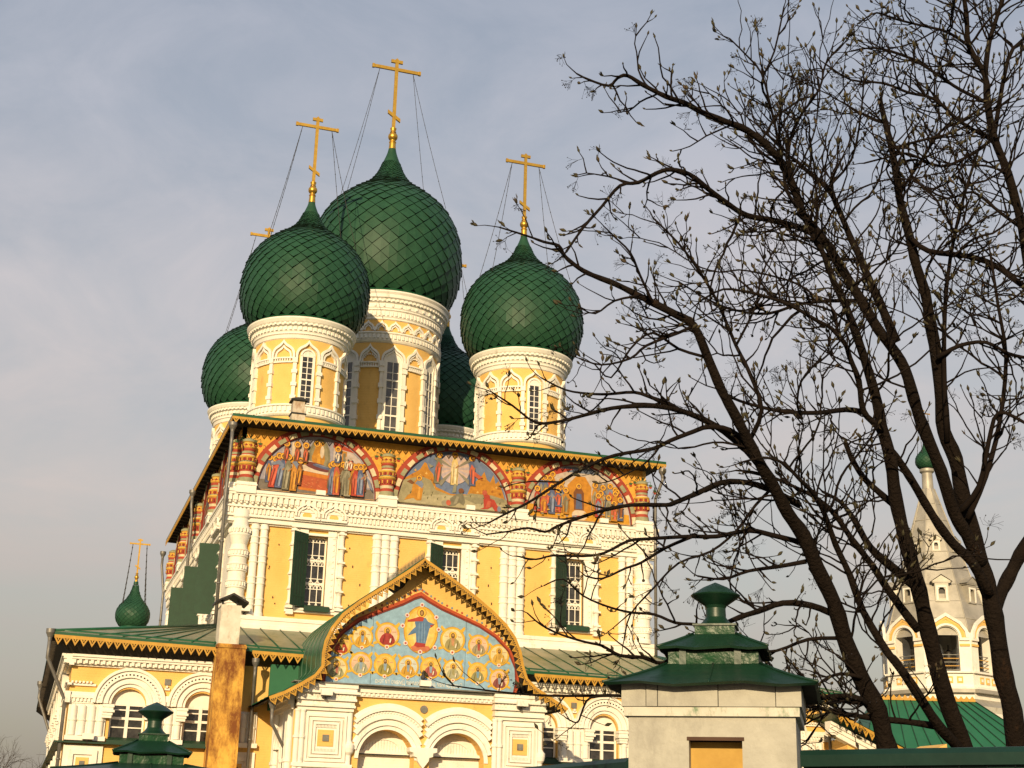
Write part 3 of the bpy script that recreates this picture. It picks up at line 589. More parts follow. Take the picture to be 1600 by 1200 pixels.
# ---- drums, domes and crosses ------------------------------------------------
def drum_frame(cx, cy, R, flip=0):
    return lambda u, n, z: (cx+(R+n)*sin(u/R), cy-(R+n)*cos(u/R), z)
def ring(b, R, prof, mat, seg=56):
    b2f = b.f; b.f = None
    return None
def small_drum(cx, cy, dz=0.0):
    R = 2.25
    d = MB(lambda u, n, z: (cx+u, cy+n, z+dz))
    prof = [(R, 18.9), (R, 21.15), (R+.10, 21.2), (R+.16, 21.28), (R+.10, 21.36), (R+.12, 21.62), (R+.20, 21.66), (R+.20, 21.74), (R, 21.80), (R, 25.1), (R+.06, 25.14), (R+.10, 25.3), (R+.16, 25.34), (R+.16, 25.42), (R+.20, 25.5), (R+.20, 25.68), (R+.34, 25.74), (R+.36, 25.84), (R+.42, 25.9), (R+.50, 26.05), (R+.50, 26.12)]
    mats = [YELLOW, WHITE2, WHITE2, WHITE2, WHITE2, WHITE2, WHITE2, WHITE2, YELLOW]+[WHITE2]*(len(prof)-10)
    d.lathe(0, 0, prof, mats, 60)
    d.lathe(0, 0, [(R+.50, 26.12), (R+.28, 26.30), (R+.05, 26.42), (R-.3, 26.45)], GREENM, 60)
    o = d.build('drum', CH)
    fr = drum_frame(cx, cy, R); s = MB(lambda u, n, z: fr(u, n, z+dz))
    for k in range(64):                                   # dentils
        u = 2*pi*R*k/64; s.box(u-.06, u+.06, .1, .26, 25.50, 25.69, WHITE2); s.box(u-.05, u+.05, .05, .18, 21.38, 21.62, WHITE2); s.box(u-.05, u+.05, .25, .40, 25.76, 25.86, WHITE2)
    bw = 2*pi*R/12
    for k in range(12):
        uc = (k-.5)*bw                                    # column between bays
        s.box(uc-.085, uc+.085, -.05, .12, 21.8, 24.0, WHITE2)
        for zz in (22.1, 22.75, 23.4): s.box(uc-.13, uc+.13, -.05, .17, zz-.09, zz+.09, WHITE2)
        s.box(uc-.12, uc+.12, -.05, .17, 23.86, 24.1, WHITE2)
        u = k*bw; hw = bw/2-.02
        s.band(ogee(u, 24.1, hw, .95), ogee(u, 24.1, hw, .95, .82), -.05, .15, WHITE2)
        if k % 3:
            s.band(ogee(u, 24.1, hw, .95, .72), ogee(u, 24.1, hw, .95, .58), -.05, .10, WHITE2)
            for j in range(3):
                s.box(u-hw+.1+j*(2*hw-.2)/3, u-hw+.1+(j+1)*(2*hw-.2)/3, -.05, .09, 23.86, 23.94, WHITE2); s.box(u-hw+.1+j*(2*hw-.2)/3, u-hw+.1+(j+1)*(2*hw-.2)/3, -.05, .13, 24.06, 24.13, WHITE2)
            for j in range(7): s.box(u-hw+.16+j*.12, u-hw+.22+j*.12, -.05, .10, 23.94, 24.06, WHITE2)
    s.build('drum_trim', o, recalc=False)
    for k in (0, 3, 6, 9):
        u = k*bw; w = MB(lambda uu, n, z: fr(u+uu, n, z+dz))
        w.box(-.24, .24, -.05, .02, 21.8, 24.25, GLASS)
        for i in range(9): w.box(-.24, .24, .02, .045, 21.85+i*.3-.015, 21.85+i*.3+.015, WHITE2)
        w.box(-.02, .02, .02, .05, 21.8, 24.25, WHITE2); w.box(-.24, .24, .02, .06, 23.0, 23.07, WHITE2)
        for q in (-1, 1):
            a_, b_ = sorted((q*.24, q*.36)); w.box(a_, b_, -.05, .08, 21.75, 24.3, WHITE2)
        w.prism([(-.30, 24.2)]+[(.30*cos(pi-pi*i/10), 24.25+.30*sin(pi*i/10)) for i in range(11)]+[(.30, 24.2)], -.05, .05, WHITE2)
        w.arc(0, 24.25, .27, .36, 0, 180, -.05, .10, WHITE2, 12)
        w.build('drum_window', o, recalc=False)
    return o
def big_drum(cx, cy):
    R = 3.25
    d = MB(lambda u, n, z: (cx+u, cy+n, z))
    prof = [(R, 19.5), (R, 27.9), (R+.08, 27.95), (R+.14, 28.05), (R+.10, 28.1), (R+.12, 28.36), (R+.2, 28.42), (R+.2, 28.5), (R+.02, 28.56), (R+.02, 29.22), (R+.1, 29.26), (R+.1, 29.35), (R+.14, 29.4), (R+.14, 29.72), (R+.22, 29.78), (R+.22, 29.86), (R+.26, 29.9), (R+.26, 30.14), (R+.36, 30.2), (R+.38, 30.34), (R+.50, 30.42), (R+.52, 30.6), (R+.60, 30.72), (R+.60, 30.8)]
    mats = [YELLOW, WHITE2, WHITE2, WHITE2, WHITE2, WHITE2, WHITE2, WHITE2, YELLOW]+[WHITE2]*(len(prof)-10)
    d.lathe(0, 0, prof, mats, 72)
    d.lathe(0, 0, [(R+.60, 30.8), (R+.34, 31.0), (R+.12, 31.12), (R-.3, 31.15)], GREENM, 72)
    o = d.build('drum', CH); fr = drum_frame(cx, cy, R); s = MB(fr)
    n_ = 92
    for k in range(n_):
        u = 2*pi*R*k/n_; s.box(u-.06, u+.06, .05, .19, 28.12, 28.36, WHITE2); s.box(u-.055, u+.055, .1, .20, 29.44, 29.70, WHITE2); s.box(u-.06, u+.06, .2, .42, 30.22, 30.36, WHITE2)
        if k % 2: s.box(u-.05, u+.05, .2, .32, 29.94, 30.12, WHITE2)
    m_ = 28; bw = 2*pi*R/m_
    for k in range(m_):
        u = k*bw; hw = bw/2-.03
        s.band(ogee(u, 28.62, hw, .56), ogee(u, 28.62, hw, .56, .72), -.02, .14, WHITE2); s.band(ogee(u, 28.62, hw, .56, .62), ogee(u, 28.62, hw, .56, .46), -.02, .10, WHITE2); s.box(u+hw-.02, u+hw+.08, -.02, .16, 28.56, 28.78, WHITE2)
    bw = 2*pi*R/16
    for k in range(16):
        u = k*bw; win = k % 2 == 0; hw = (.66 if win else .54)
        s.band(ogee(u, 26.75, hw, 1.05), ogee(u, 26.75, hw, 1.05, .84), -.05, .18, WHITE2); s.band(ogee(u, 26.75, hw, 1.05, .80), ogee(u, 26.75, hw, 1.05, .68), -.05, .12, WHITE2)
        for q in (-1, 1):
            if win:
                uc = u+q*.62; s.box(uc-.085, uc+.085, -.05, .16, 20.4, 26.6, WHITE2)
                for j in range(7): s.box(uc-.14, uc+.14, -.05, .22, 20.9+j*.9-.12, 20.9+j*.9+.12, WHITE2)
                s.box(uc-.14, uc+.14, -.05, .22, 26.5, 26.8, WHITE2)
        if not win:
            for j in range(4): s.box(u-hw+j*hw/2, u-hw+(j+1)*hw/2, -.05, .12, 26.45, 26.52, WHITE2); s.box(u-hw+j*hw/2, u-hw+(j+1)*hw/2, -.05, .16, 26.68, 26.76, WHITE2)
            for j in range(8): s.box(u-hw+.06+j*.13, u-hw+.13+j*.13, -.05, .11, 26.52, 26.68, WHITE2)
            for j in range(7):
                t = radians(15+25*j); s.box(u+.30*cos(t)-.035, u+.30*cos(t)+.035, -.05, .10, 26.95+.26*sin(t)-.035, 26.95+.26*sin(t)+.035, WHITE2)
    s.build('drum_trim', o, recalc=False)
    for k in range(0, 16, 2):
        u = k*bw; w = MB(lambda uu, n, z: fr(u+uu, n, z))
        w.box(-.32, .32, -.05, .02, 20.4, 26.85, GLASSG)
        for zz in (20.95, 21.45, 22.6, 23.1, 24.3, 24.8, 25.3, 26.2): w.box(-.32, .32, .02, .045, zz-.018, zz+.018, WHITE2)
        for zz in (22.05, 23.75, 25.75): w.box(-.32, .32, .02, .07, zz-.045, zz+.045, WHITE2)
        w.box(-.02, .02, .02, .055, 20.4, 26.8, WHITE2)
        for q in (-1, 1):
            a_, b_ = sorted((q*.32, q*.52)); w.box(a_, b_, -.05, .09, 20.4, 26.95, WHITE2)
        w.prism([(-.52, 26.8)]+[(.52*cos(pi-pi*i/12), 26.9+.52*sin(pi*i/12)) for i in range(13)]+[(.52, 26.8)], -.05, .06, WHITE2)
        w.build('drum_window', o, recalc=False)
    return o
PROF = [(3.40, 30.95), (3.70, 31.3), (4.02, 31.85), (4.27, 32.6), (4.40, 33.5), (4.40, 34.4), (4.27, 35.3), (4.02, 36.1), (3.62, 36.85), (3.10, 37.5), (2.52, 38.02), (1.98, 38.42), (1.52, 38.78), (1.18, 39.12), (.90, 39.5), (.68, 39.95), (.48, 40.5), (.30, 41.0), (.20, 41.45)]
def resample(prof, k=400):
    # Catmull-Rom through the profile, by arc length
    P_ = [prof[0]]+prof+[prof[-1]]; out = []
    for i in range(1, len(P_)-2):
        p0, p1, p2, p3 = P_[i-1], P_[i], P_[i+1], P_[i+2]
        for j in range(24):
            t = j/24; out.append(tuple(.5*((2*p1[q])+(-p0[q]+p2[q])*t+(2*p0[q]-5*p1[q]+4*p2[q]-p3[q])*t*t+(-p0[q]+3*p1[q]-3*p2[q]+p3[q])*t**3) for q in (0, 1)))
    out.append(prof[-1]); return out
def onion(cx, cy, prof, N, rmin, parent, name='dome', lift=.085):
    pts = resample(prof); b = MB(lambda u, n, z: (cx+u, cy+n, z))
    b.lathe(0, 0, [(r*.992, z) for r, z in pts[::8] if r >= rmin or z < pts[len(pts)//2][1]], JOINT, 48); b.lathe(0, 0, [(r, z) for r, z in pts[::4] if r < rmin*1.12 and z > pts[len(pts)//2][1]]+[pts[-1]], TILE, 32)
    # rows of diamond tiles, spaced by the local width
    rows = []; s = 0; nxt = 0; 
    for i in range(len(pts)-1):
        r, z = pts[i]; d = sqrt((pts[i+1][0]-r)**2+(pts[i+1][1]-z)**2)
        if s >= nxt:
            t = Vector((pts[i+1][0]-r, pts[i+1][1]-z)); t.normalize(); rows.append((r, z, t.y, -t.x)); nxt = s+max(.06, pi*r/N*.84)
        s += d
        if r < rmin and i > len(pts)/2: break
    def pt(row, ang, off):
        r, z, nr, nzz = rows[row]; rr = r+nr*off
        return (cx+rr*sin(ang), cy-rr*cos(ang), z+nzz*off)
    for k in range(1, len(rows)-1):
        w = 2*pi/N; sc = rows[k][0]/3.5; lf = lift*(.4+.6*min(1, sc))
        for i in range(N):
            a = (i+(.5 if k % 2 else 0))*w+.03; e = w*.5*.968
            j = random.uniform(.6, 1.5)*lf
            T = pt(k+1, a, .004); Lp = pt(k, a-e, .022*min(1, sc)+.006); Rp = pt(k, a+e, .022*min(1, sc)+.006+random.uniform(0, .022)); B = pt(k-1, a, j); B = tuple(B[q_]+(T[q_]-B[q_])*.035 for q_ in (0, 1, 2))
            B0 = pt(k-1, a, -.01); L0 = pt(k, a-e, -.01); R0 = pt(k, a+e, -.01)
            b.add([T, Lp, B, Rp, L0, B0, R0], [(0, 1, 2, 3)], TILE, raw=True); b.add([Lp, B, Rp, L0, B0, R0], [(0, 3, 4, 1), (1, 4, 5, 2)], JOINT, raw=True)
    return b.build(name, parent, recalc=False)
def cross(cx, cy, z0, zt, aw, parent, tilt=0.0, dome_r=3.0, zch=None):
    """golden eight-pointed cross with ball; chains are children"""
    H = zt-z0; t = H*.0165
    b = MB(lambda u, n, z: (cx+u, cy-n, z))
    zb = z0+H*.135
    b.lathe(0, 0, [(t*2.2, z0-.05), (t*1.9, z0+H*.06), (t*2.2, z0+H*.075)]+[(max(t*1.6, H*.047*sin(pi*i/12)), zb-H*.047*cos(pi*i/12)) for i in range(1, 12)]+[(t*1.9, zb+H*.045), (t*1.5, zb+H*.06), (t*1.9, zb+H*.09), (t*.5, zb+H*.10)], GOLD, 18)
    b.box(-t, t, -t*.5, t*.5, zb+H*.07, zt-H*.03, GOLD)
    za = zt-H*.125
    b.box(-aw, aw, -t*.55, t*.55, za-t, za+t, GOLD)
    b.box(-aw*.25, aw*.25, -t*.6, t*.6, zt-H*.055, zt-H*.022, GOLD); b.prism([(-t*1.5, zt-H*.025), (t*1.5, zt-H*.025), (0, zt)], -t*.5, t*.5, GOLD, True)
    zs = z0+H*.36; q = aw*.27
    b.prism([(-q, zs+q*.95), (-q, zs+q*.35), (q, zs-q*.95), (q, zs-q*.35)], -t*.6, t*.6, GOLD, True)
    for sgn in (-1, 1): b.box(sgn*aw-t*.7, sgn*aw+t*.7, -t*.7, t*.7, za-t*1.25, za+t*1.25, GOLD)
    o = b.build('cross', parent)
    ch = MB()
    zc = zch
    for sx_ in (-1, 1):
        for sy_ in (-1, 1):
            A = Vector((cx+sx_*aw*.72, cy, za-t)); B = Vector((cx+sx_*dome_r*.82, cy+sy_*dome_r*.55, zc))
            P3 = [A.lerp(B, i/6)-Vector((0, 0, .18*sin(pi*i/6))) for i in range(7)]
            ch.tube(P3, .014, WIRE, 5)
            for i in range(12):
                q3 = A.lerp(B, (i+.5)/12)-Vector((0, 0, .18*sin(pi*(i+.5)/12))); ch.tube([q3-Vector((0, 0, .03)), q3+Vector((0, 0, .03))], .022, WIRE, 5)
    ch.build('chain', o, recalc=False)
    return o
def dome_set(cx, cy, big=False, z=0.0):
    if big:
        dr = big_drum(cx, cy); d = onion(cx, cy, PROF, 29, .5, CH); cross(cx, cy, 41.35, 47.55, 1.45, CH, dome_r=3.6, zch=37.1)
    else:
        dr = small_drum(cx, cy, z); pf = [(r*.735, 26.25+z+(zz-30.95)*.697) for r, zz in PROF]; d = onion(cx, cy, pf, 31, .36, CH); cross(cx, cy, 33.5+z, 38.5+z, 1.09, CH, dome_r=2.7, zch=30.5+z)
for x, y in ((-5.82, 8.4), (5.9, 8.4), (-5.9, 23.8), (5.95, 23.8)): dome_set(x, y)
dome_set(0.0, 16.1, True)
b = MB(lambda u, n, z: (u, n, z))                                  # rusty flue standing behind the eave
b.box(-7.22, -6.62, .9, 1.5, 18.9, 19.75, RUSTW); b.box(-7.26, -6.58, .86, 1.54, 19.72, 19.78, BLACK); b.box(-7.18, -6.66, .94, 1.46, 19.78, 20.35, RUSTW); b.box(-7.28, -6.56, .84, 1.56, 20.35, 20.42, BLACK)
b.add([(-7.28, .84, 20.42), (-6.56, .84, 20.42), (-6.56, 1.56, 20.42), (-7.28, 1.56, 20.42), (-6.92, 1.2, 20.60)], [(0, 1, 4), (1, 2, 4), (2, 3, 4), (3, 0, 4)], BLACK)
b.build('chimney', CH)

# ---- gallery round the foot -------------------------------------------------
GY0 = -5.0; GX0, GX1 = -15.4, 15.6; GZ = 7.95       # front wall plane, ends, wall top
GF = lambda u, n, z: (u, GY0-n, z)
GL = lambda u, n, z: (GX0-n, u, z)
GW = [-13.28, -10.66, 2.72, 5.33, 7.95, 10.6, 13.2]
def arch_pts(c, hw, zs, k=14): return [(c+hw*cos(pi*i/k), zs+hw*sin(pi*i/k)) for i in range(k+1)]
def wall_arch(mb, edges, wins, hw, z0, zs, zb, zt, n0, mat):
    """wall cut into one strip per arched opening; zt may be a list of (u, z) for a shaped top"""
    for (a, b), c in zip(zip(edges, edges[1:]), wins):
        top = [(b, zt), (a, zt)] if not isinstance(zt, list) else zt
        F = lambda pts: mb.add([(u, 0, z) for u, z in pts], [tuple(range(len(pts)))], mat)
        F([(a, zb), (b, zb), (b, z0), (a, z0)]); F([(a, z0), (c-hw, z0), (c-hw, zs), (a, zs)]); F([(c+hw, z0), (b, z0), (b, zs), (c+hw, zs)])
        ap_ = arch_pts(c, hw, zs)
        F([(a, zs)]+ap_[::-1][:8]+[(c, top[-1][1] if not isinstance(zt, list) else max(z for u, z in zt))]+[p for p in top if p[0] < c-1e-6][::1]) if not isinstance(zt, list) else F([(a, zs)]+ap_[::-1][:8]+[p for p in zt if p[0] < c+1e-6][::1])
        F([(c, ap_[7][1])]+ap_[::-1][8:]+[(b, zs)]+([(b, zt), (c, zt)] if not isinstance(zt, list) else [p for p in zt if p[0] > c-1e-6]))
        lp = arch_hole(c, hw, z0, zs); k = len(lp)
        mb.add([(u, 0, z) for u, z in lp]+[(u, n0, z) for u, z in lp], [(i, (i+1) % k, k+(i+1) % k, k+i) for i in range(k)], mat)
def arch_hole(c, hw, z0, zs): return [(c-hw, z0), (c+hw, z0)]+arch_pts(c, hw, zs)
gw = MB(GF)
wall_arch(gw, [GX0, -11.97, -7.0, 4.02, 6.64, 9.27, 11.9, GX1], GW, .62, 5.05, 6.22, 0, GZ, -.4, YELLOW)
gw.f = GL; wall_arch(gw, [GY0, .5, 4.5, 8.5, 12.5, LEN+1], (-1.5, 2.5, 6.5, 10.5, 14.5), .62, 5.05, 6.22, 0, GZ, -.4, YELLOW)
gw.f = lambda u, n, z: (u, n, z); gw.add([(GX1, GY0, 0), (GX1, LEN, 0), (GX1, LEN, GZ), (GX1, GY0, GZ)], [(0, 1, 2, 3)], WHITE)
GA = gw.build('gallery', CH)
def gallery_window(fr, c):
    n = -.28; b = MB(fr)
    b.prism(arch_hole(c, .62, 5.05, 6.22), n-.03, n, GLASS); w = b.build('gallery_window', GA)
    f = MB(fr)
    f.prism([(c-.62, 6.30)]+[(u, z) for u, z in arch_pts(c, .62, 6.22)[::-1] if z > 6.30]+[(c+.62, 6.30)], n, n+.06, WHITE2)
    f.box(c-.06, c+.06, n, n+.07, 5.05, 6.32, WHITE2)
    for zz, r in ((5.08, .03), (5.48, .02), (5.80, .045), (6.10, .02), (6.30, .05)): f.box(c-.62, c+.62, n, n+.055, zz-r, zz+r, WHITE2)
    for q in (-1, 1): a_, b_ = sorted((c+q*.62, c+q*.55)); f.box(a_, b_, n, n+.06, 5.05, 6.3, WHITE2)
    f.build('frame', w, recalc=False)
    s = MB(fr)
    for r0, r1, d in ((.62, .74, .06), (.74, .84, .14), (.84, .95, .10), (.95, 1.08, .20), (1.08, 1.19, .16), (1.19, 1.29, .24)): s.arc(c, 6.28, r0, r1, 0, 180, -.05, d, WHITE2, 26)
    for i in range(26):
        t = radians(4+172*i/25); r = 1.11; pu, pz = c+r*cos(t), 6.22+r*sin(t); s.box(pu-.03, pu+.03, .1, .20, pz-.03, pz+.03, WHITE2)
    for q in (-1, 1):                                  # capitals and green sill box
        for j, (dd, z0, z1) in enumerate(((.13, 6.14, 6.24), (.10, 6.04, 6.14), (.15, 5.96, 6.04), (.09, 5.86, 5.96), (.06, 5.76, 5.86))):
            a_, b_ = sorted((c+q*(.62-dd+.02), c+q*.92)); s.box(a_, b_, -.05, .2+dd, z0, z1, WHITE2)
    s.build('arch_moulding', w, recalc=False)
    s = MB(fr); s.add([(c-.66, -.2, 5.12), (c+.66, -.2, 5.12), (c+.66, .16, 5.0), (c-.66, .16, 5.0), (c-.66, .16, 4.86), (c+.66, .16, 4.86)], [(0, 1, 2, 3), (3, 2, 5, 4)], DKGREEN); s.build('sill', w)
for c in GW: gallery_window(GF, c)
for c in (-1.5, 2.5, 6.5, 10.5, 14.5): gallery_window(GL, c)
def gallery_trim(fr, wins, u0, u1, skip=()):
    s = MB(fr)
    for n, z0, z1 in ((.40, 7.86, 7.95), (.34, 7.78, 7.86), (.22, 7.62, 7.78), (.12, 7.56, 7.62)): s.box(u0, u1, -.05, n, z0, z1, WHITE2)
    k = int((u1-u0)/.2)
    for i in range(k):
        u = u0+(i+.5)*(u1-u0)/k; s.box(u-.05, u+.05, .2, .31, 7.64, 7.77, WHITE2)
    edges = [u0+.05]+[e_ for c in wins for e_ in (c-1.22, c+1.22)]+[u1-.05]
    for a_, b_ in zip(edges[::2], edges[1::2]):
        if b_-a_ < .05: continue
        for n, z0, z1 in ((.10, 6.86, 6.94), (.16, 6.52, 6.64), (.20, 6.42, 6.52), (.12, 6.24, 6.42)): s.box(a_, b_, -.05, n, z0, z1, WHITE2)
        for i in range(int((b_-a_)/.13)): 
            u = a_+(i+.5)*.13; s.box(u-.035, u+.035, .05, .17, 6.94, 7.02, WHITE2); s.box(u-.035, u+.035, .05, .18, 6.30, 6.42, WHITE2)
    cols = [c for c in wins]
    mids = [(wins[i]+wins[i+1])/2 for i in range(len(wins)-1) if wins[i+1]-wins[i] < 4.5]
    ctr = mids+[wins[0]-1.42 if wins[0]-u0 > 1.5 else wins[0]-1.0, wins[-1]+1.4]
    for uc in ctr:
        s.box(uc-.66, uc+.66, -.05, .08, 5.0, 6.24, WHITE2)
        for j in range(4):
            if abs(uc-mids[0] if mids else 9) < 20: pass
            u = uc-.48+.32*j
            s.lathe(u, .08, [(.13, 5.12), (.13, 5.62), (.15, 5.63), (.15, 5.68), (.13, 5.69), (.13, 6.14), (.06, 6.20)], WHITE2, 10)
        s.box(uc-.70, uc+.70, -.05, .26, 4.94, 5.10, WHITE2)
        s.box(uc-.68, uc+.68, -.05, .10, 3.2, 4.78, WHITE2)
        s.plate(rect(uc-.50, uc+.50, 3.65, 4.62), [rect(uc-.32, uc+.32, 3.82, 4.46)], .10, .18, WHITE2); s.box(uc-.22, uc+.22, .1, .13, 3.92, 4.36, YELLOW); s.box(uc-.09, uc+.09, .13, .16, 4.04, 4.24, LEDGE)
    s.build('gallery_trim', GA, recalc=False)
    b = MB(fr); b.box(u0, u1, -.05, .34, 4.84, 4.90, DKGREEN); b.build('drip_ledge', GA)
gallery_trim(GF, GW[:2], GX0-.05, -9.3); gallery_trim(GF, GW[2:], 1.2, GX1); gallery_trim(GL, [-1.5, 2.5, 6.5, 10.5, 14.5], GY0-.3, 20)
for u in (-11.97, 4.02, 6.64, 9.27, 11.9):           # small square tiles set between arches
    s = MB(GF); s.box(u-.11, u+.11, -.02, .06, 7.05, 7.27, LEDGE); s.build('wall_tile', GA)
# gallery roof: tin sheets with seams, hipped round the corner
EYG, EXG = -5.95, -16.25
zl, zr = 8.62, 8.22
def ze_at(x): return zl+(zr-zl)*min(1, max(0, (x+16.2)/24))
rb = MB(lambda u, n, z: (u, n, z)); NX = 44
xs = [EXG+(16.4-EXG)*i/NX for i in range(NX+1)]
top = [(min(max(x, -WX-.2), WX+.2), -.25, 10.02) for x in xs]
eav = [(x, EYG, ze_at(x)) for x in xs]
rb.add(eav+top, [(i, i+1, NX+2+i, NX+1+i) for i in range(NX)], OLDROOF)
rb.add(eav+[(x, y, z-.14) for x, y, z in eav], [(i, i+1, NX+2+i, NX+1+i) for i in range(NX)], GREENM)
rb.add([(EXG, EYG, ze_at(EXG)), (EXG, LEN+2, ze_at(EXG)), (-WX-.2, LEN+2, 10.02), (-WX-.2, -.25, 10.02)], [(0, 1, 2, 3)], OLDROOF)
rb.add([(EXG, EYG, ze_at(EXG)), (EXG, LEN+2, ze_at(EXG)), (EXG, LEN+2, ze_at(EXG)-.14), (EXG, EYG, ze_at(EXG)-.14)], [(0, 1, 2, 3)], GREENM)
rb.add([(16.4, EYG, zr), (16.4, LEN, zr), (WX+.2, LEN, 10.02), (WX+.2, -.25, 10.02)], [(0, 1, 2, 3)], OLDROOF)
for i in range(2, 40):                               # standing seams down the slope
    x0 = EXG+i*.82
    if x0 > 16: break
    xt = min(max(x0, -WX-.2), WX+.2)
    A = Vector((x0, EYG, ze_at(x0)+.02)); B = Vector((xt, -.25, 10.04)); rb.tube([A, B], .028, GREENM, 4)
A = Vector((EXG, EYG, ze_at(EXG)+.02)); rb.tube([A, Vector((-WX-.2, -.25, 10.06))], .06, GREENM, 6)
rb.tube([Vector((x, y+.35, z+.10)) for x, y, z in eav[:NX-1]], .05, GREENM, 5)
GR = rb.build('gallery_roof', CH, recalc=False)
sb = MB(lambda u, n, z: (u, n, z))
e1 = [(x, EYG+.02, ze_at(x)-.145) for x in xs]; w1 = [(min(max(x, GX0), GX1), GY0, GZ-.02) for x in xs]
sb.add(e1+w1, [(i, i+1, NX+2+i, NX+1+i) for i in range(NX)], SOFFIT)
sb.add([(EXG+.01, EYG+.02, ze_at(EXG)-.145), (EXG+.01, LEN+2, ze_at(EXG)-.145), (GX0, LEN+2, GZ-.02), (GX0, GY0, GZ-.02)], [(0, 1, 2, 3)], SOFFIT)
for i in range(60): sb.box(EXG+.04, GX0, EYG+.3+i*.5, EYG+.36+i*.5, ze_at(EXG)-.30, ze_at(EXG)-.16, SOFFIT)
sb.build('soffit', GR, recalc=False)
for a_, b_ in ((EXG+.1, -10.3), (-9.1, -6.3), (2.0, 16.3)):
    lb = MB(lambda u, n, z: (u, EYG-n, z)); lace(lb, (a_, ze_at(a_)-.10), (b_, ze_at(b_)-.10), .36, .30, 0, .02); lb.build('eave_lace', GR, recalc=False)

# chimney stack against the gallery
b = MB(lambda u, n, z: (u, n, z))
b.box(-10.42, -9.38, -6.25, -5.05, 0, 8.55, RUST); b.box(-10.40, -9.66, -6.2, -5.25, 8.45, 9.98, SOOTW); b.box(-10.46, -9.36, -6.29, -5.0, 8.40, 8.50, RUST)
ck = MB(lambda u, n, z: (u, n, z))
b.add([(-10.62, -6.35, 10.10), (-10.0, -6.35, 10.42), (-9.42, -6.35, 10.12), (-10.62, -5.1, 10.10), (-10.0, -5.1, 10.42), (-9.42, -5.1, 10.12), (-10.62, -6.35, 10.04), (-10.0, -6.35, 10.34), (-9.42, -6.35, 10.04), (-10.62, -5.1, 10.04), (-10.0, -5.1, 10.34), (-9.42, -5.1, 10.04)],
      [(0, 1, 4, 3), (1, 2, 5, 4), (6, 9, 10, 7), (7, 10, 11, 8), (0, 6, 7, 1), (1, 7, 8, 2), (0, 3, 9, 6), (2, 8, 11, 5)], BLACK)
for x in (-10.3, -9.76): b.box(x-.02, x+.02, -5.8, -5.6, 9.9, 10.25, BLACK)
b.build('chimney', CH, label='tall rust-stained ochre chimney with white top')

# little cupola on the gallery roof
cx, cy = -13.1, 1.2
b = MB(lambda u, n, z: (cx+u, cy+n, z))
b.lathe(0, 0, [(.42, 9.0), (.42, 9.75), (.50, 9.80), (.46, 9.92), (.36, 9.98)], GREENM, 24); CU = b.build('cupola', CH)
pf = [(r, 9.9+z) for r, z in ((.42, 0), (.55, .10), (.66, .30), (.69, .52), (.64, .74), (.50, .96), (.34, 1.14), (.21, 1.36), (.13, 1.62), (.09, 1.9))]
onion(cx, cy, pf, 20, .10, CU, 'cupola_dome', lift=.025)
cross(cx, cy, 11.72, 13.62, .40, CU, dome_r=.58, zch=10.6)
pipe([(EXG-.05, EYG+.05, 8.35), (EXG-.05, EYG+.05, 7.7), (GX0-.12, GY0-.15, 6.3), (GX0-.12, GY0-.2, .2)], .065)
pipe([(EXG-.05, 12.0, 8.2), (EXG-.05, 12, 7.8), (GX0-.15, 12, 6.0), (GX0-.15, 12, .2)], .065)
pipe([(-8.95, -6.0, 7.75), (-8.95, -6.0, 7.4), (-8.85, -5.3, 6.9), (-8.85, -5.3, .2)], .06)
pipe([(14.9, -5.6, 7.9), (14.9, -5.6, 7.4), (15.45, -5.3, 6.8), (15.45, -5.3, .2)], .06)
floodlight(GF, -14.6, .3, 4.93)
b = MB(lambda u, n, z: (u, n, z))                     # green tin hoarding beside the porch roof
b.box(-8.3, -7.2, -5.42, -5.34, 6.3, 8.0, BRIGHTG); b.build('tin_panel', CH)

# ---- right side porch gable (its left slope only shows beside the pier)
b = MB(lambda u, n, z: (u, -6.6-n, z))
b.prism([(15.5, 0), (15.5, 6.3), (17.9, 5.3), (20.3, 6.3), (20.3, 0)], -2, 0, YELLOW)
for k, (dz, n, h) in enumerate(((0, .3, .12), (-.12, .22, .16), (-.28, .14, .14), (-.42, .2, .08))): b.prism([(14.6, 6.95+dz), (18.4, 5.35+dz), (18.4, 5.35+dz-h), (14.6, 6.95+dz-h)], -.2, n, WHITE2)
b.build('side_porch', CH)
b = MB(lambda u, n, z: (u, -7.4-n, z)); lace(b, (14.6, 7.25), (18.6, 5.55), .38, .30, 0, .02); b.add([(14.5, 0, 7.3), (18.7, 0, 5.6), (18.7, -3, 5.6), (14.5, -3, 7.3)], [(0, 1, 2, 3)], GREENM); b.build('side_porch_roof', CH, recalc=False)

# ---- west porch -----------------------------------------------------------------
PY = -9.0; RY = -9.85                                # wall plane, roof front edge
PF = lambda u, n, z: (u, PY-n, z)
outer_px = [(420, 1088), (445, 1079), (470, 1066), (492, 1053), (502, 1040), (503, 1020), (507, 1001), (517, 980), (535, 958), (560, 939), (590, 920), (615, 905), (640, 889), (664, 872), (690, 890), (720, 912), (748, 934), (772, 955), (792, 975), (806, 995), (815, 1018), (819, 1040), (825, 1060), (840, 1075), (860, 1088), (888, 1107)]
RO = [xz(x, y, RY) for x, y in outer_px]
po = MB(lambda u, n, z: (u, n, z))
k = len(RO); YB = -3.6
po.add([(u, RY, z) for u, z in RO]+[(u, YB, z) for u, z in RO], [(i, i+1, k+i+1, k+i) for i in range(k-1)], GREENM, smooth=True)
def inset(pts, d):
    out = []
    for i, (u, z) in enumerate(pts):
        a_, b_ = pts[max(0, i-1)], pts[min(len(pts)-1, i+1)]; t = Vector((b_[0]-a_[0], b_[1]-a_[1])).normalized(); out.append((u+t.y*d, z-t.x*d))
    return out
RI = inset(RO, .08)
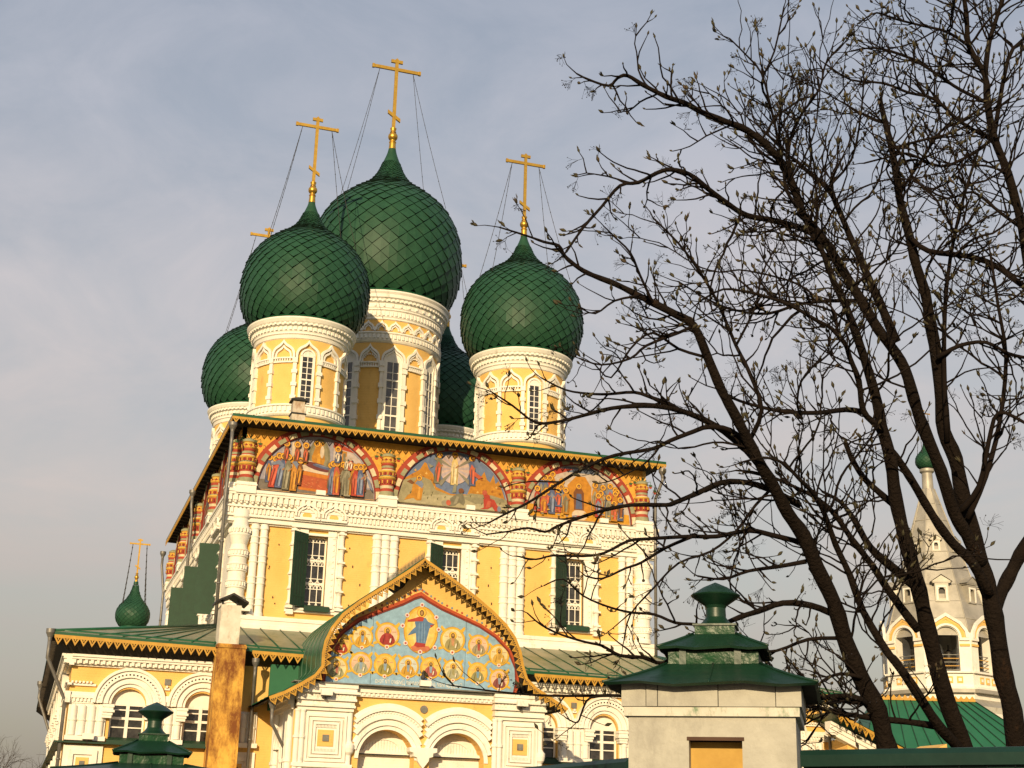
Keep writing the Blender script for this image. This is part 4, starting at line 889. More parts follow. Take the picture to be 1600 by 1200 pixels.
po.add([(u, RY, z) for u, z in RO]+[(u, RY, z) for u, z in RI]+[(u, YB, z) for u, z in RI], [(i, i+1, k+i+1, k+i) for i in range(k-1)], LACE)
for j in range(7):                                    # seams over the curved roof
    y = RY+.15+j*.9; po.tube([(u, y, z+.02) for u, z in RO], .022, GREENM, 4)
ap = RO[13]
for j in range(28):                                   # ridge cresting
    y = RY+j*.21; po.add([(ap[0]-.015, y, ap[1]), (ap[0]-.015, y+.17, ap[1]), (ap[0]-.015, y+.085, ap[1]+.34), (ap[0]+.015, y+.085, ap[1]+.30)], [(0, 1, 2), (0, 1, 3)], LEDGE, raw=True)
PR = po.build('porch_roof', CH, recalc=False)
so = MB(lambda u, n, z: (u, n, z)); so.add([(u, RY+.02, z) for u, z in RI]+[(u, YB, z) for u, z in RI], [(i, i+1, k+i+1, k+i) for i in range(k-1)], SOFFIT, smooth=True); so.build('soffit', PR, recalc=False)
lc = MB(lambda u, n, z: (u, RY-n, z))
def lace_path(mb, pts, h, w, n0, n1, sgn):
    """teeth pointing inwards along a curved edge"""
    dense = []
    for (a_, b_) in zip(pts, pts[1:]):
        m = max(1, int(sqrt((b_[0]-a_[0])**2+(b_[1]-a_[1])**2)/.02))
        dense += [(a_[0]+(b_[0]-a_[0])*i/m, a_[1]+(b_[1]-a_[1])*i/m) for i in range(m)]
    dense.append(pts[-1]); st = max(2, int(w/.02)); idx = list(range(0, len(dense)-1, st))
    for i in idx:
        j = min(i+st, len(dense)-1); A, B = Vector(dense[i]), Vector(dense[j]); t = (B-A)
        if t.length < w*.4: continue
        n = Vector((t.y, -t.x)).normalized()
        f = lambda x, y: tuple(A+t*x+n*y*h)
        mb.prism([f(0, 0), f(1, 0), f(1, .32), f(0, .32)], n0, n1, LACE, True)
        mb.prism([f(0, .30), f(.5, 1.0), f(.5, .72), f(.2, .30)], n0, n1, LACE, True); mb.prism([f(1, .30), f(.5, 1.0), f(.5, .72), f(.8, .30)], n0, n1, LACE, True)
        mb.prism([f(.44, .30), f(.56, .30), f(.56, .75), f(.44, .75)], n0, n1, LACE, True); mb.prism([f(.34, .42), f(.66, .42), f(.66, .50), f(.34, .50)], n0, n1, LACE, True)
        for q in (.2, .5, .8): mb.disc(A.x+t.x*q+n.x*h*.22, A.y+t.y*q+n.y*h*.22, .028, n1+.003, SOFFIT, 6, n0=n1)
lace_path(lc, RI, .27, .25, 0, .02, 1); lc.build('eave_lace', PR, recalc=False)
# walls
tp = [(508, 1066), (507, 1040), (515, 1010), (530, 985), (556, 960), (600, 938), (630, 918), (645, 898), (664, 884), (684, 898), (720, 922), (750, 945), (780, 975), (800, 1000), (812, 1030), (814, 1060), (808, 1086)]
TY = [xz(x, y, PY) for x, y in tp]
pw = MB(PF)
AC = [xz(603.5, 1178, PY)[0], xz(713.5, 1186, PY)[0]]; ZS = 4.53; AR = 1.02; PZ = 4.85
X0, X1 = -7.93, 1.32
wall_arch(pw, [X0, (AC[0]+AC[1])/2, X1], AC, AR, .6, ZS, 0, 7.0, -.7, YELLOW)
pw.prism([(u, z) for u, z in TY if z > 6.98]+[(TY[-1][0], 6.99), (TY[0][0], 6.99)], -.6, 0, YELLOW)
PL = lambda u, n, z: (X0-n, u, z)
pw.f = PL; wall_arch(pw, [PY, -4.9], [-6.9], .45, 3.6, 4.85, 0, 6.6, -.3, WHITE)
pw.f = lambda u, n, z: (u, n, z); pw.add([(X1, PY, 0), (X1, GY0, 0), (X1, GY0, 6.6), (X1, PY, 6.6)], [(0, 1, 2, 3)], WHITE)
PW = pw.build('porch_wall', CH)
# infill of the two arches
for c in AC:
    b = MB(PF); b.prism(arch_hole(c, AR, .6, ZS), -.66, -.62, WHITE); b.box(c-AR, c+AR, -.62, -.42, PZ-.12, PZ-.02, WHITE2); b.arc(c, PZ-.1, .68, .73, 0, 180, -.62, -.57, WHITE2, 20, .72)
    for i in range(18): b.box(c-AR+.1+i*.108, c-AR+.105+i*.108, -.62, -.612, PZ, PZ+.12+.25*sin(pi*i/17), LEDGE)
    b.box(c-AR, c+AR, -.44, -.42, PZ-.16, PZ-.12, BLACK); b.build('arch_infill', PW, recalc=False)
b = MB(PF)
for c in AC:
    for r0, r1, d in ((AR, AR+.14, .06), (AR+.14, AR+.28, .14), (AR+.28, AR+.36, .08), (AR+.36, AR+.52, .20), (AR+.52, AR+.64, .14), (AR+.64, AR+.76, .24), (AR+.76, AR+.90, .18)):
        a0 = math.degrees(math.acos(min(1, 1.262/r1))); b.arc(c, ZS, r0, r1, a0, 180-a0, -.05, d, WHITE2, 30)
    for i in range(22):
        t = radians(48+84*i/21); r = AR+.58; pu, pz = c+r*cos(t), ZS+r*sin(t); b.box(pu-.03, pu+.03, .1, .18, pz-.03, pz+.03, WHITE2)
b.build('arch_moulding', PW, recalc=False)
b = MB(PF); um = (AC[0]+AC[1])/2                      # hanging pendant between the arches
b.prism([(um-.5, PZ+.12), (um+.5, PZ+.12), (um+.5, PZ-.02), (um+.36, PZ-.06), (um+.36, PZ-.18), (um+.22, PZ-.22), (um+.2, PZ-.34), (um, PZ-.6), (um-.2, PZ-.34), (um-.22, PZ-.22), (um-.36, PZ-.18), (um-.36, PZ-.06), (um-.5, PZ-.02)], -.3, .22, WHITE2, True)
b.build('pendant', PW)
def pilaster(u0, u1):   # corner pier of the porch
    s = MB(PF); uc = (u0+u1)/2
    s.box(u0+.12, u1-.12, -.1, .16, 0, 6.2, WHITE2)
    for j, (d, z0, z1) in enumerate(((.30, 6.86, 7.0), (.24, 6.74, 6.86), (.34, 6.66, 6.74), (.20, 6.50, 6.66), (.26, 6.42, 6.50), (.14, 6.28, 6.42), (.20, 6.20, 6.28), (.10, 6.08, 6.20))): s.box(u0+.12-d*.4, u1-.12+d*.4, -.1, .16+d, z0, z1, WHITE2)
    for i in range(14):
        u = u0+.2+i*(u1-u0-.4)/13; s.box(u-.04, u+.04, .2, .38, 6.52, 6.66, WHITE2)
    for (z0, z1) in ((4.35, 5.95), (2.4, 4.1)):
        for d, i in ((.07, 0), (.05, .14), (.03, .26)):
            s.plate(rect(u0+.42+i, u1-.30-i, z0+i, z1-i), [rect(u0+.50+i, u1-.38-i, z0+.08+i, z1-.08-i)], .16, .16+.09-d*.2, WHITE2)
        m = (z0+z1)/2; w_ = .50
        for i in range(16):
            for q in (-1, 1):
                s.box(uc+.06-.40+.05*i, uc+.06-.37+.05*i, .16, .20, m+q*.40-.05, m+q*.40+.05, WHITE2); s.box(uc+.06+q*.42-.05, uc+.06+q*.42+.05, .16, .20, m-.38+.05*i, m-.355+.05*i, WHITE2)
        s.box(uc+.06-.28, uc+.06+.28, .16, .19, m-.28, m+.28, YELLOW); s.box(uc+.06-.11, uc+.06+.11, .19, .23, m-.11, m+.11, LEDGE)
    for du in (.12, .30):
        s.lathe(u0+du, .16, [(.10, 2.2), (.10, 4.15), (.14, 4.18), (.14, 4.28), (.10, 4.30), (.10, 5.1), (.135, 5.12), (.135, 5.2), (.10, 5.22), (.10, 6.0), (.12, 6.05), (.12, 6.1)], WHITE2, 10)
    s.box(u0+.05, u1-.05, -.1, .30, 4.16, 4.28, WHITE2)
    s.lathe(u1-.16, .10, [(.09, 2), (.09, 4.6), (.17, 4.7), (.20, 4.85), (.20, 4.95), (.12, 5.05), (.09, 5.1), (.09, 6.1)], WHITE2, 12)
    return s.build('pilaster', PW, recalc=False)
pilaster(X0, -5.78); pilaster(-.72, X1)
b = MB(PF); b.box(-5.8, -.7, -.1, .22, 6.78, 6.98, WHITE2); b.box(-5.8, -.7, -.1, .14, 6.64, 6.78, WHITE2); b.box(-5.8, -.7, -.1, .30, 6.98, 7.05, LEDGE); b.box(X0-.15, X1+.15, -.1, .52, 7.0, 7.04, LEDGE)
for i in range(30): b.box(-5.7+i*.168, -5.62+i*.168, .1, .19, 6.68, 6.78, WHITE2)
b.disc(um, 6.32, .14, .06, LEDGE, 12, n0=-.02); b.build('cornice', PW, recalc=False)
b = MB(PL)                                            # side of the porch
for n, z0, z1 in ((.3, 6.4, 6.6), (.22, 6.25, 6.4), (.12, 6.1, 6.25)): b.box(PY, -4.9, -.05, n, z0, z1, WHITE2)
for u in (-8.6, -8.3, -7.75, -6.0, -5.7): b.lathe(u, .06, [(.11, 2), (.11, 4.3), (.15, 4.33), (.15, 4.42), (.11, 4.45), (.11, 6.1)], WHITE2, 10)
for r0, r1, d in ((.45, .55, .08), (.55, .66, .14), (.66, .74, .2)): b.arc(-6.9, 4.85, r0, r1, 0, 180, -.05, d, WHITE2, 18)
for n, z0, z1 in ((.2, 3.3, 3.42), (.14, 3.42, 3.5)): b.box(-8.9, -5, -.05, n, z0, z1, WHITE2)
b.prism(arch_hole(-6.9, .45, 3.6, 4.85), -.25, -.22, WHITE2); b.build('side_trim', PW, recalc=False)
for px, py in ((690, 1079),): 
    u, z = xz(663, 1083, PY-.4); floodlight(PF, u, .30, 7.05)
for u in (-6.95, .25): floodlight(PF, u, .52, 6.52)
pipe([(-8.7, -9.1, 6.0), (-8.7, -9.1, 5.6), (-8.05, -8.2, 4.8), (-8.05, -8.2, .2)], .06)

# painted tympanum
tq = [(508, 1066), (510, 1040), (520, 1015), (536, 992), (562, 970), (600, 955), (630, 943), (650, 930), (658, 938-1)]
TB = [(506, 1067), (508, 1041), (517, 1013), (535, 989), (562, 969), (600, 954), (630, 943), (648, 934), (658, 931), (668, 938), (690, 951), (720, 965), (750, 979), (775, 996), (795, 1018), (806, 1045), (807, 1068), (803, 1085)]
def tb(dx, dy, c=(660, 1040)): return [xz(c[0]+(x-c[0])*dx, c[1]+(y-c[1])*dy, PY-.05) for x, y in TB]
b = MB(PF)
SKYB = P(.26, .42, .56)
b.prism(tb(1, 1), 0, .05, SKYB)
b.band(tb(1.0, 1.0), tb(1.022, 1.055), 0, .10, P(.44, .075, .025)); b.band(tb(.985, .97), tb(1.0, 1.0), 0, .075, P(.20, .03, .02))
A_, B_ = xz(504, 1069, PY-.05), xz(806, 1088, PY-.05); b.prism([A_, B_, (B_[0], B_[1]-.07), (A_[0], A_[1]-.07)], 0, .10, P(.22, .03, .03))
lw = tb(1.04, 1.10)
for i in range(len(lw)-1):                             # dotted border on the yellow gable
    for t in (.0, .25, .5, .75):
        if 3 <= i <= 14: b.disc(lw[i][0]+(lw[i+1][0]-lw[i][0])*t, lw[i][1]+(lw[i+1][1]-lw[i][1])*t, .042, .02, P(.42, .10, .05) if int(t*4+i) % 2 else P(.22, .30, .34), 8, n0=-.01)
for sx_ in (584, 658, 729):                            # board joints
    p0, p1 = xz(sx_, 962 if sx_ != 658 else 1023, PY-.05), xz(sx_, 1075, PY-.05); b.box(p0[0]-.008, p0[0]+.008, .05, .054, p1[1], p0[1], P(.10, .16, .2))
PXM = 51.3/F_PX
VINE = P(.66, .40, .045)
def bust(u, z, r, disc, robe, robe2, face=True, layer=.06):
    ri = P(.68, .41, .045)
    b.disc(u, z, r*1.06, layer, P(.42, .2, .03), 26, n0=.05); b.disc(u, z, r*1.02, layer+.005, ri, 26, n0=.05); b.disc(u, z, r*.86, layer+.010, P(*disc), 26, n0=.05)
    n = layer+.014
    b.disc(u, z+r*.34, r*.33, n, P(.46, .22, .03), 16, n0=.05); b.disc(u, z+r*.34, r*.29, n+.003, P(.76, .46, .06), 16, n0=.05)
    L_ = [(-.62, -.62), (-.66, -.42), (-.5, -.1), (-.30, .08), (-.12, .16), (.12, .16), (.30, .08), (.5, -.1), (.66, -.42), (.62, -.62), (.35, -.82), (-.35, -.82)]
    b.prism([(u+x*r, z+y*r) for x, y in L_], n, n+.006, P(*robe)); b.prism([(u-.14*r, z+.14*r), (u+.16*r, z+.14*r), (u+.1*r, z-.5*r), (u-.08*r, z-.45*r)], n, n+.009, P(*robe2))
    dk = tuple(x*.5 for x in robe)
    for x0, x1 in ((-.4, -.25), (.3, .42)): b.prism([(u+x0*r, z-.7*r), (u+x1*r, z-.02*r), (u+(x1+.05)*r, z-.04*r), (u+(x0+.08)*r, z-.72*r)], n, n+.009, P(*dk))
    b.disc(u, z+r*.33, r*.17, n+.009, P(.11, .055, .02), 12, r*.22, n0=.05); b.disc(u, z+r*.32, r*.115, n+.012, P(.42, .24, .09), 10, r*.16, n0=.05); b.disc(u, z+r*.22, r*.09, n+.014, P(.15, .08, .03), 8, r*.10, n0=.05)
    b.disc(u+.26*r, z-.42*r, r*.10, n+.012, P(.42, .24, .09), 8, n0=.05); b.prism([(u+.18*r, z-.62*r), (u+.26*r, z-.28*r), (u+.34*r, z-.28*r), (u+.28*r, z-.64*r)], n, n+.014, P(.75, .70, .55))
    for q in (-1, 1): b.prism([(u+q*.72*r, z+.30*r), (u+q*.40*r, z+.30*r), (u+q*.40*r, z+.24*r), (u+q*.72*r, z+.24*r)], n, n+.003, P(.50, .30, .18))
    b.disc(u, z-r*1.0, r*.20, layer+.02, P(.72, .62, .5), 8, n0=.05); b.disc(u, z-r*1.0, r*.09, layer+.024, P(.45, .08, .05), 8, n0=.05)
    for q in (-1, 1):                                  # gold leaf scrolls
        b.prism([(u+q*r*.72, z-r*.72), (u+q*r*1.12, z-r*.86), (u+q*r*1.2, z-r*.70), (u+q*r*.95, z-r*.55)], .05, layer+.003, VINE); b.prism([(u+q*r*.6, z+r*.80), (u+q*r*.95, z+r*1.12), (u+q*r*1.05, z+r*.95), (u+q*r*.85, z+r*.62)], .05, layer+.003, VINE)
YD = (.72, .47, .12); PK = (.70, .47, .33); CR = (.66, .58, .33); BLU = (.52, .57, .52); SK = (.24, .33, .42)
MED = [(235, 385, 72, YD, (.40, .06, .03), (.45, .3, .06)), (383, 335, 74, CR, (.58, .32, .04), SK), (557, 320, 84, PK, (.32, .035, .03), (.36, .05, .04)), (1010, 355, 88, CR, (.34, .29, .12), (.5, .25, .12)), (1190, 395, 75, PK, (.34, .28, .17), (.35, .07, .05)), (1332, 460, 74, CR, (.58, .36, .07), (.5, .3, .06)),
       (205, 550, 76, CR, (.33, .32, .17), (.40, .14, .10)), (372, 520, 78, PK, (.36, .36, .25), SK), (540, 530, 77, YD, (.30, .25, .06), SK), (700, 540, 75, BLU, (.55, .30, .04), SK), (857, 550, 73, YD, (.38, .10, .08), SK), (1013, 565, 72, CR, (.38, .36, .22), (.32, .28, .12)), (1183, 585, 72, YD, (.28, .26, .11), (.16, .30, .42)), (1333, 630, 72, PK, (.24, .07, .06), SK)]
for cx_, cy_, r_, dc, rb1, rb2 in MED:
    u, z = xz(480+cx_/4.444, 920+cy_/4.444, PY-.06); bust(u, z, r_/4.444*PXM*1.0, dc, rb1, rb2)
u, z = xz(480+790/4.444, 920+285/4.444, PY-.06); r = 1/4.444*PXM
b.disc(u, z, 126*r, .062, P(.42, .2, .03), 32, 168*r, n0=.05); b.disc(u, z, 121*r, .066, VINE, 32, 162*r, n0=.05); b.disc(u, z, 105*r, .070, P(.74, .50, .13), 32, 148*r, n0=.05); b.disc(u, z, 62*r, .073, P(.76, .58, .24), 28, 130*r, n0=.05)
q_ = lambda pts: [(u+x*r, z-y*r) for x, y in pts]
b.prism(q_([(-70, 125), (-40, 105), (60, 112), (75, 130), (40, 150), (-50, 150)]), .05, .078, P(.52, .16, .08))
b.prism(q_([(-48, 112), (-30, 78), (40, 78), (32, 118), (-20, 124)]), .05, .080, P(.36, .04, .03))
b.prism(q_([(-30, -85), (30, -85), (48, -60), (95, -45), (60, -15), (50, 30), (36, 95), (-30, 90), (-38, 25), (-95, 45), (-70, 10), (-40, -20), (-48, -50)]), .05, .084, P(.10, .19, .33))
b.prism(q_([(-28, -88), (-5, -92), (18, -85), (10, -60), (-22, -58), (-100, -50), (-100, -62), (-45, -80)]), .05, .088, P(.40, .05, .03)); b.prism(q_([(96, -45), (70, -20), (62, -36)]), .05, .088, P(.40, .05, .03))
for x in (-18, 4, 22): b.prism(q_([(x, -50), (x+5, -50), (x+8, 88), (x+1, 88)]), .05, .087, P(.19, .30, .44))
b.disc(u, z+120*r, 34*r, .080, P(.46, .22, .03), 18, n0=.05); b.disc(u, z+120*r, 30*r, .084, P(.78, .48, .07), 18, n0=.05); b.disc(u, z+118*r, 16*r, .088, P(.11, .055, .02), 12, 22*r, n0=.05); b.disc(u, z+117*r, 10*r, .091, P(.42, .24, .09), 10, 15*r, n0=.05)
for dx_, dy_ in ((-135, -20), (128, -10), (-108, 100), (105, 118), (0, 155), (0, -175), (-105, -95), (108, -95)):
    b.disc(u+dx_*r, z-dy_*r, 17*r, .082, P(.68, .60, .55), 8, n0=.05); b.disc(u+dx_*r, z-dy_*r, 8*r, .086, P(.45, .08, .07), 8, n0=.05)
TYM = b.build('icon_panel', CH, recalc=False)
# lettering along the foot of the panel; it reads mirrored, as in the photograph
def lettering(txt, p0, p1, h, mat, parent):
    cu = bpy.data.curves.new('inscription', 'FONT'); cu.body = txt; cu.size = 1.0; cu.align_x = 'LEFT'; cu.extrude = .002
    t = bpy.data.objects.new('inscription', cu); COL.objects.link(t)
    dg = bpy.context.evaluated_depsgraph_get(); me = bpy.data.meshes.new_from_object(t.evaluated_get(dg)); bpy.data.objects.remove(t)
    me.name = 'inscription'
    xs_ = [v.co.x for v in me.vertices]; x0, x1 = min(xs_), max(xs_)
    du, dz = p1[0]-p0[0], p1[1]-p0[1]
    for v in me.vertices:
        f_ = 1-(v.co.x-x0)/(x1-x0)                     # mirrored
        v.co = Vector((p0[0]+du*f_, PY-.062-v.co.z, p0[1]+dz*f_+v.co.y*h))
    me.materials.clear(); me.materials.append(mat)
    o = bpy.data.objects.new('inscription', me); COL.objects.link(o); o.parent = parent
lettering('\u0421\u043d\u0438\u0434\u0443\u0446\u0438 \u043c\u0430\u043c \u0434\u0456\u043b \u0432\u0438\u043c\u0430\u044e\u043c\u043d\u0438\u044f \u0414\u043c\u0430\u043c\u043e \u0456\u0442\u0439 \u0442\u043e\u0447\u043e', xz(586, 1067, PY-.06), xz(722, 1075.5, PY-.06), .25, P(.72, .70, .62), TYM)

# pigeon on the lamp over the porch
u, z = xz(660, 1072, PY-.42)
b = MB(lambda a_, n, zz: (u+a_, PY-.45-n, 7.29+zz))
b.lathe(0, 0, [(.02, .0), (.06, .03), (.085, .09), (.075, .16), (.045, .22), (.042, .26), (.045, .29), (.03, .325), (.0, .335)], PIGEON, 12)
b.prism([(-.03, .06), (.03, .06), (.04, -.10), (-.04, -.10)], -.09, -.06, PIGEON, True); b.prism([(-.012, .30), (.012, .30), (0, .28)], .03, .07, PIGEON, True)
tag(b.build('pigeon', None), 'dark pigeon perched on the lamp below the blue icon panel', 'bird')

# ================================================================ BELL TOWER
BT0 = atT(1471.5, 1087, 80)
BT = thing('bell_tower', 'white octagonal bell tower with grey tent spire and small green cupola', 'bell tower', (0, 0, 0))
bx, by = BT0.x, BT0.y; z0 = 10.4
def octf(kk): 
    a = YAW*-1+radians(-8)+kk*pi/4
    return lambda u, n, z: (bx+u*cos(a)+n*sin(a), by+u*sin(a)-n*cos(a), z)
AP = 3.02; HW = AP*math.tan(pi/8)
bw_ = MB(); bt = MB()
for kk in range(8):
    f = octf(kk); bw_.f = lambda u, n, z, f=f: f(u, n+AP, z); bt.f = bw_.f
    o_ = [(-HW, z0-1.2), (HW, z0-1.2), (HW, z0+3.0), (.62*HW, z0+3.5), (0, z0+4.05), (-.62*HW, z0+3.5), (-HW, z0+3.0)]
    wall_arch(bw_, [-HW, HW], [0], .62, z0+.95, z0+2.75, z0-1.2, [(HW, z0+3.0), (.62*HW, z0+3.5), (0, z0+4.05), (-.62*HW, z0+3.5), (-HW, z0+3.0)], -.6, WHITE2)
    bt.arc(0, z0+2.75, .66, .78, 0, 180, -.02, .10, WHITE2, 16); bt.arc(0, z0+2.75, .80, .95, 0, 180, -.02, .05, YELLOW, 16)
    og = [(u_, z_) for u_, z_ in [(-1.18, z0+2.75), (-1.12, z0+3.15), (-.8, z0+3.6), (-.4, z0+3.86), (0, z0+4.1), (.4, z0+3.86), (.8, z0+3.6), (1.12, z0+3.15), (1.18, z0+2.75)]]
    bt.band(og, [(u_*.86, z0+2.75+(z_-z0-2.75)*.86) for u_, z_ in og], -.02, .14, WHITE2); bt.band([(u_*.84, z0+2.75+(z_-z0-2.75)*.84) for u_, z_ in og], [(u_*.76, z0+2.75+(z_-z0-2.75)*.74) for u_, z_ in og], -.02, .07, YELLOW)
    for q in (-1, 1):
        a_, b_ = sorted((q*.66, q*1.2)); bt.box(a_, b_, -.02, .12, z0+2.60, z0+2.75, WHITE2); bt.box(a_, b_, -.02, .08, z0+2.30, z0+2.42, YELLOW)
    bt.box(-HW, HW, -.05, .16, z0+.85, z0+.95, WHITE2); bt.box(-HW, HW, -.05, .22, z0+.0, z0+.12, WHITE2); bt.box(-HW, HW, -.05, .30, z0-.2, z0, TENT)
    for u_ in (-.5, .02, .55): bt.box(u_-.16, u_+.16, 0, .04, z0+.32, z0+.68, YELLOW); bt.box(u_-.08, u_+.08, .04, .06, z0+.42, z0+.58, WHITE2)
bo = bw_.build('belfry', BT, recalc=False); bt.build('belfry_trim', BT, recalc=False)
b = MB(lambda u, n, z: (bx+u, by+n, z)); b.lathe(0, 0, [(2.4, z0+.9), (.1, z0+.9)], WHITE2, 8, smooth=False); b.lathe(0, 0, [(2.55, z0+3.6), (.1, z0+3.9)], SOFFIT, 8, smooth=False)
b.lathe(0, 0, [(AP*1.15, 0), (AP*1.15, z0-1.2), (AP*1.22, z0-.9), (AP*1.08, z0-.5)], [WHITE2, WHITE2, TENT], 8, 22.5-math.degrees(YAW)-8, 382.5-math.degrees(YAW)-8, smooth=False); b.build('tower_base', BT)
rl = MB()
for kk in range(8):
    f = octf(kk); rl.f = lambda u, n, z, f=f: f(u, n+AP-.3, z)
    for j in range(5): rl.box(-.62, .62, 0, .04, z0+1.05+j*.2, z0+1.09+j*.2, LACE if j % 2 else LEDGE)
rl.build('railing', BT, recalc=False)
for (dx_, dy_, s_) in ((0, -.9, 1.0), (-.9, -1.2, .7), (1.1, -.5, .6), (.4, .9, .9)):
    b = MB(lambda u, n, z: (bx+dx_+u*s_, by+dy_+n*s_, z0+2.2+(z-.5)*s_)); b.lathe(0, 0, [(.38, 0), (.36, .05), (.27, .22), (.22, .50), (.15, .62), (.05, .68), (.04, .95)], BLACK, 14); b.build('bell', BT)
# tent spire
def spire_r(z): 
    t = (z-(z0+3.0))/(22.2-(z0+3.0)); return 2.62*max(0, 1-t)+.32
sp = MB(); rot = -YAW+radians(-8)
lv = [z0+2.9+i*(22.2-z0-2.9)/9 for i in range(10)]
def octp(r, z, kk, extra=0): a = rot+(kk+.5)*pi/4; return (bx+r/cos(pi/8)*sin(a), by-r/cos(pi/8)*cos(a), z)
for i in range(9):
    for kk in range(8): sp.add([octp(spire_r(lv[i])+.012*(i % 2), lv[i], kk-1), octp(spire_r(lv[i])+.012*(i % 2), lv[i], kk), octp(spire_r(lv[i+1])+.012*(i % 2), lv[i+1], kk), octp(spire_r(lv[i+1])+.012*(i % 2), lv[i+1], kk-1)], [(0, 1, 2, 3)], TENT, raw=True)
for kk in range(8): sp.tube([octp(spire_r(z)+.02, z, kk) for z in lv], .035, TENT, 5)
for i in range(1, 9):
    for kk in range(8): sp.tube([octp(spire_r(lv[i])+.01, lv[i], kk-1), octp(spire_r(lv[i])+.01, lv[i], kk)], .02, TENT, 4)
SP = sp.build('spire', BT, recalc=False)
for zc_, s_ in ((z0+5.0, .88), (z0+7.95, .55)):
    for kk in range(8):
        f = octf(kk); rr = spire_r(zc_); d = MB(lambda u, n, z, f=f: f(u*s_, rr+n*s_, zc_+z*s_))
        d.plate(rect(-.42, .42, -.2, 1.0), [[(-.2, 0), (.2, 0), (.2, .55), (.1, .7), (-.1, .7), (-.2, .55)]], -.6, .16, TENT); d.box(-.3, .3, -.4, -.1, -.1, .8, BLACK)
        d.box(-.55, .55, -.6, .22, .98, 1.06, TENT); d.prism([(-.62, 1.06), (.62, 1.06), (0, 1.46)], -.7, .24, TENT); d.band([(-.34, -.12), (-.34, .8), (.34, .8), (.34, -.12)], [(-.24, -.12), (-.24, .7), (.24, .7), (.24, -.12)], .16, .20, WHITE2); d.prism([(-.42, 1.12), (.42, 1.12), (0, 1.36)], .24, .245, TENT)
        for q in (-1, 1): d.add([(q*.68, .30, 1.06), (0, .30, 1.52), (0, -.9, 1.52), (q*.68, -.7, 1.06)], [(0, 1, 2, 3)], TENT)
        d.build('dormer', SP, recalc=False)
b = MB(lambda u, n, z: (bx+u, by+n, z)); b.lathe(0, 0, [(.36, 21.9), (.33, 22.2), (.31, 23.15), (.42, 23.25), (.42, 23.4), (.3, 23.45)], TENT, 16); b.build('spire_neck', BT)
pf = [(r, 23.45+z) for r, z in ((.36, 0), (.50, .10), (.60, .30), (.62, .52), (.55, .74), (.40, .93), (.25, 1.12), (.14, 1.38), (.09, 1.7))]; onion(bx, by, pf, 16, .1, BT, 'cupola', lift=.03); cross(bx, by, 25.1, 27.1, .45, BT, dome_r=.5, zch=24.1)

# green hipped roof house in front of the tower
HB = thing('gatehouse', 'low white building with bright green hipped tin roof below the bell tower', 'building')
p1, p2 = atT(1366, 1093, 72), atT(1524, 1097, 72); zt = (p1.z+p2.z)/2
p3, p4 = atT(1604, 1213, 66), atT(1352, 1213, 66)
ux = (p2-p1); ux.z = 0; ux.normalize(); vy = Vector((ux.y, -ux.x, 0))
R0 = Vector((p1.x, p1.y, zt)); R1 = Vector((p2.x, p2.y, zt)); ze_ = 5.3; dd = 5.6
E0 = R0+vy*dd-ux*2.2; E1 = R1+vy*dd+ux*3.4; E0.z = E1.z = ze_; G0 = R0-vy*dd-ux*2.2; G1 = R1-vy*dd+ux*3.4; G0.z = G1.z = ze_
b = MB(); b.add([R0, R1, E0, E1, G0, G1], [(2, 3, 1, 0), (0, 1, 5, 4), (3, 5, 1), (2, 0, 4)], BRIGHTG, raw=True)
for i in range(15):
    t = i/14; A = R0.lerp(R1, t); B = E0.lerp(E1, t); b.tube([A+Vector((0, 0, .02)), B+Vector((0, 0, .02))], .03, DKGREEN, 4)
hr = b.build('roof', HB, recalc=False)
b = MB(lambda u, n, z: tuple(R0+ux*u+vy*n+Vector((0, 0, z-R0.z)))); ln = (R1-R0).length
b.box(0, ln, -.04, .04, zt, zt+.10, LACE)
k = int(ln/.28)
for i in range(k): b.prism([(ln*i/k, zt+.1), (ln*(i+1)/k, zt+.1), (ln*(i+.5)/k, zt+.28)], -.02, .02, LACE, True)
b.build('ridge_cresting', hr)
b = MB(lambda u, n, z: tuple(R0+ux*u+vy*n+Vector((0, 0, z-R0.z)))); b.box(-1.6, ln+2.6, -dd+.6, dd-.6, 0, ze_+.1, WHITE); b.build('wall', HB)

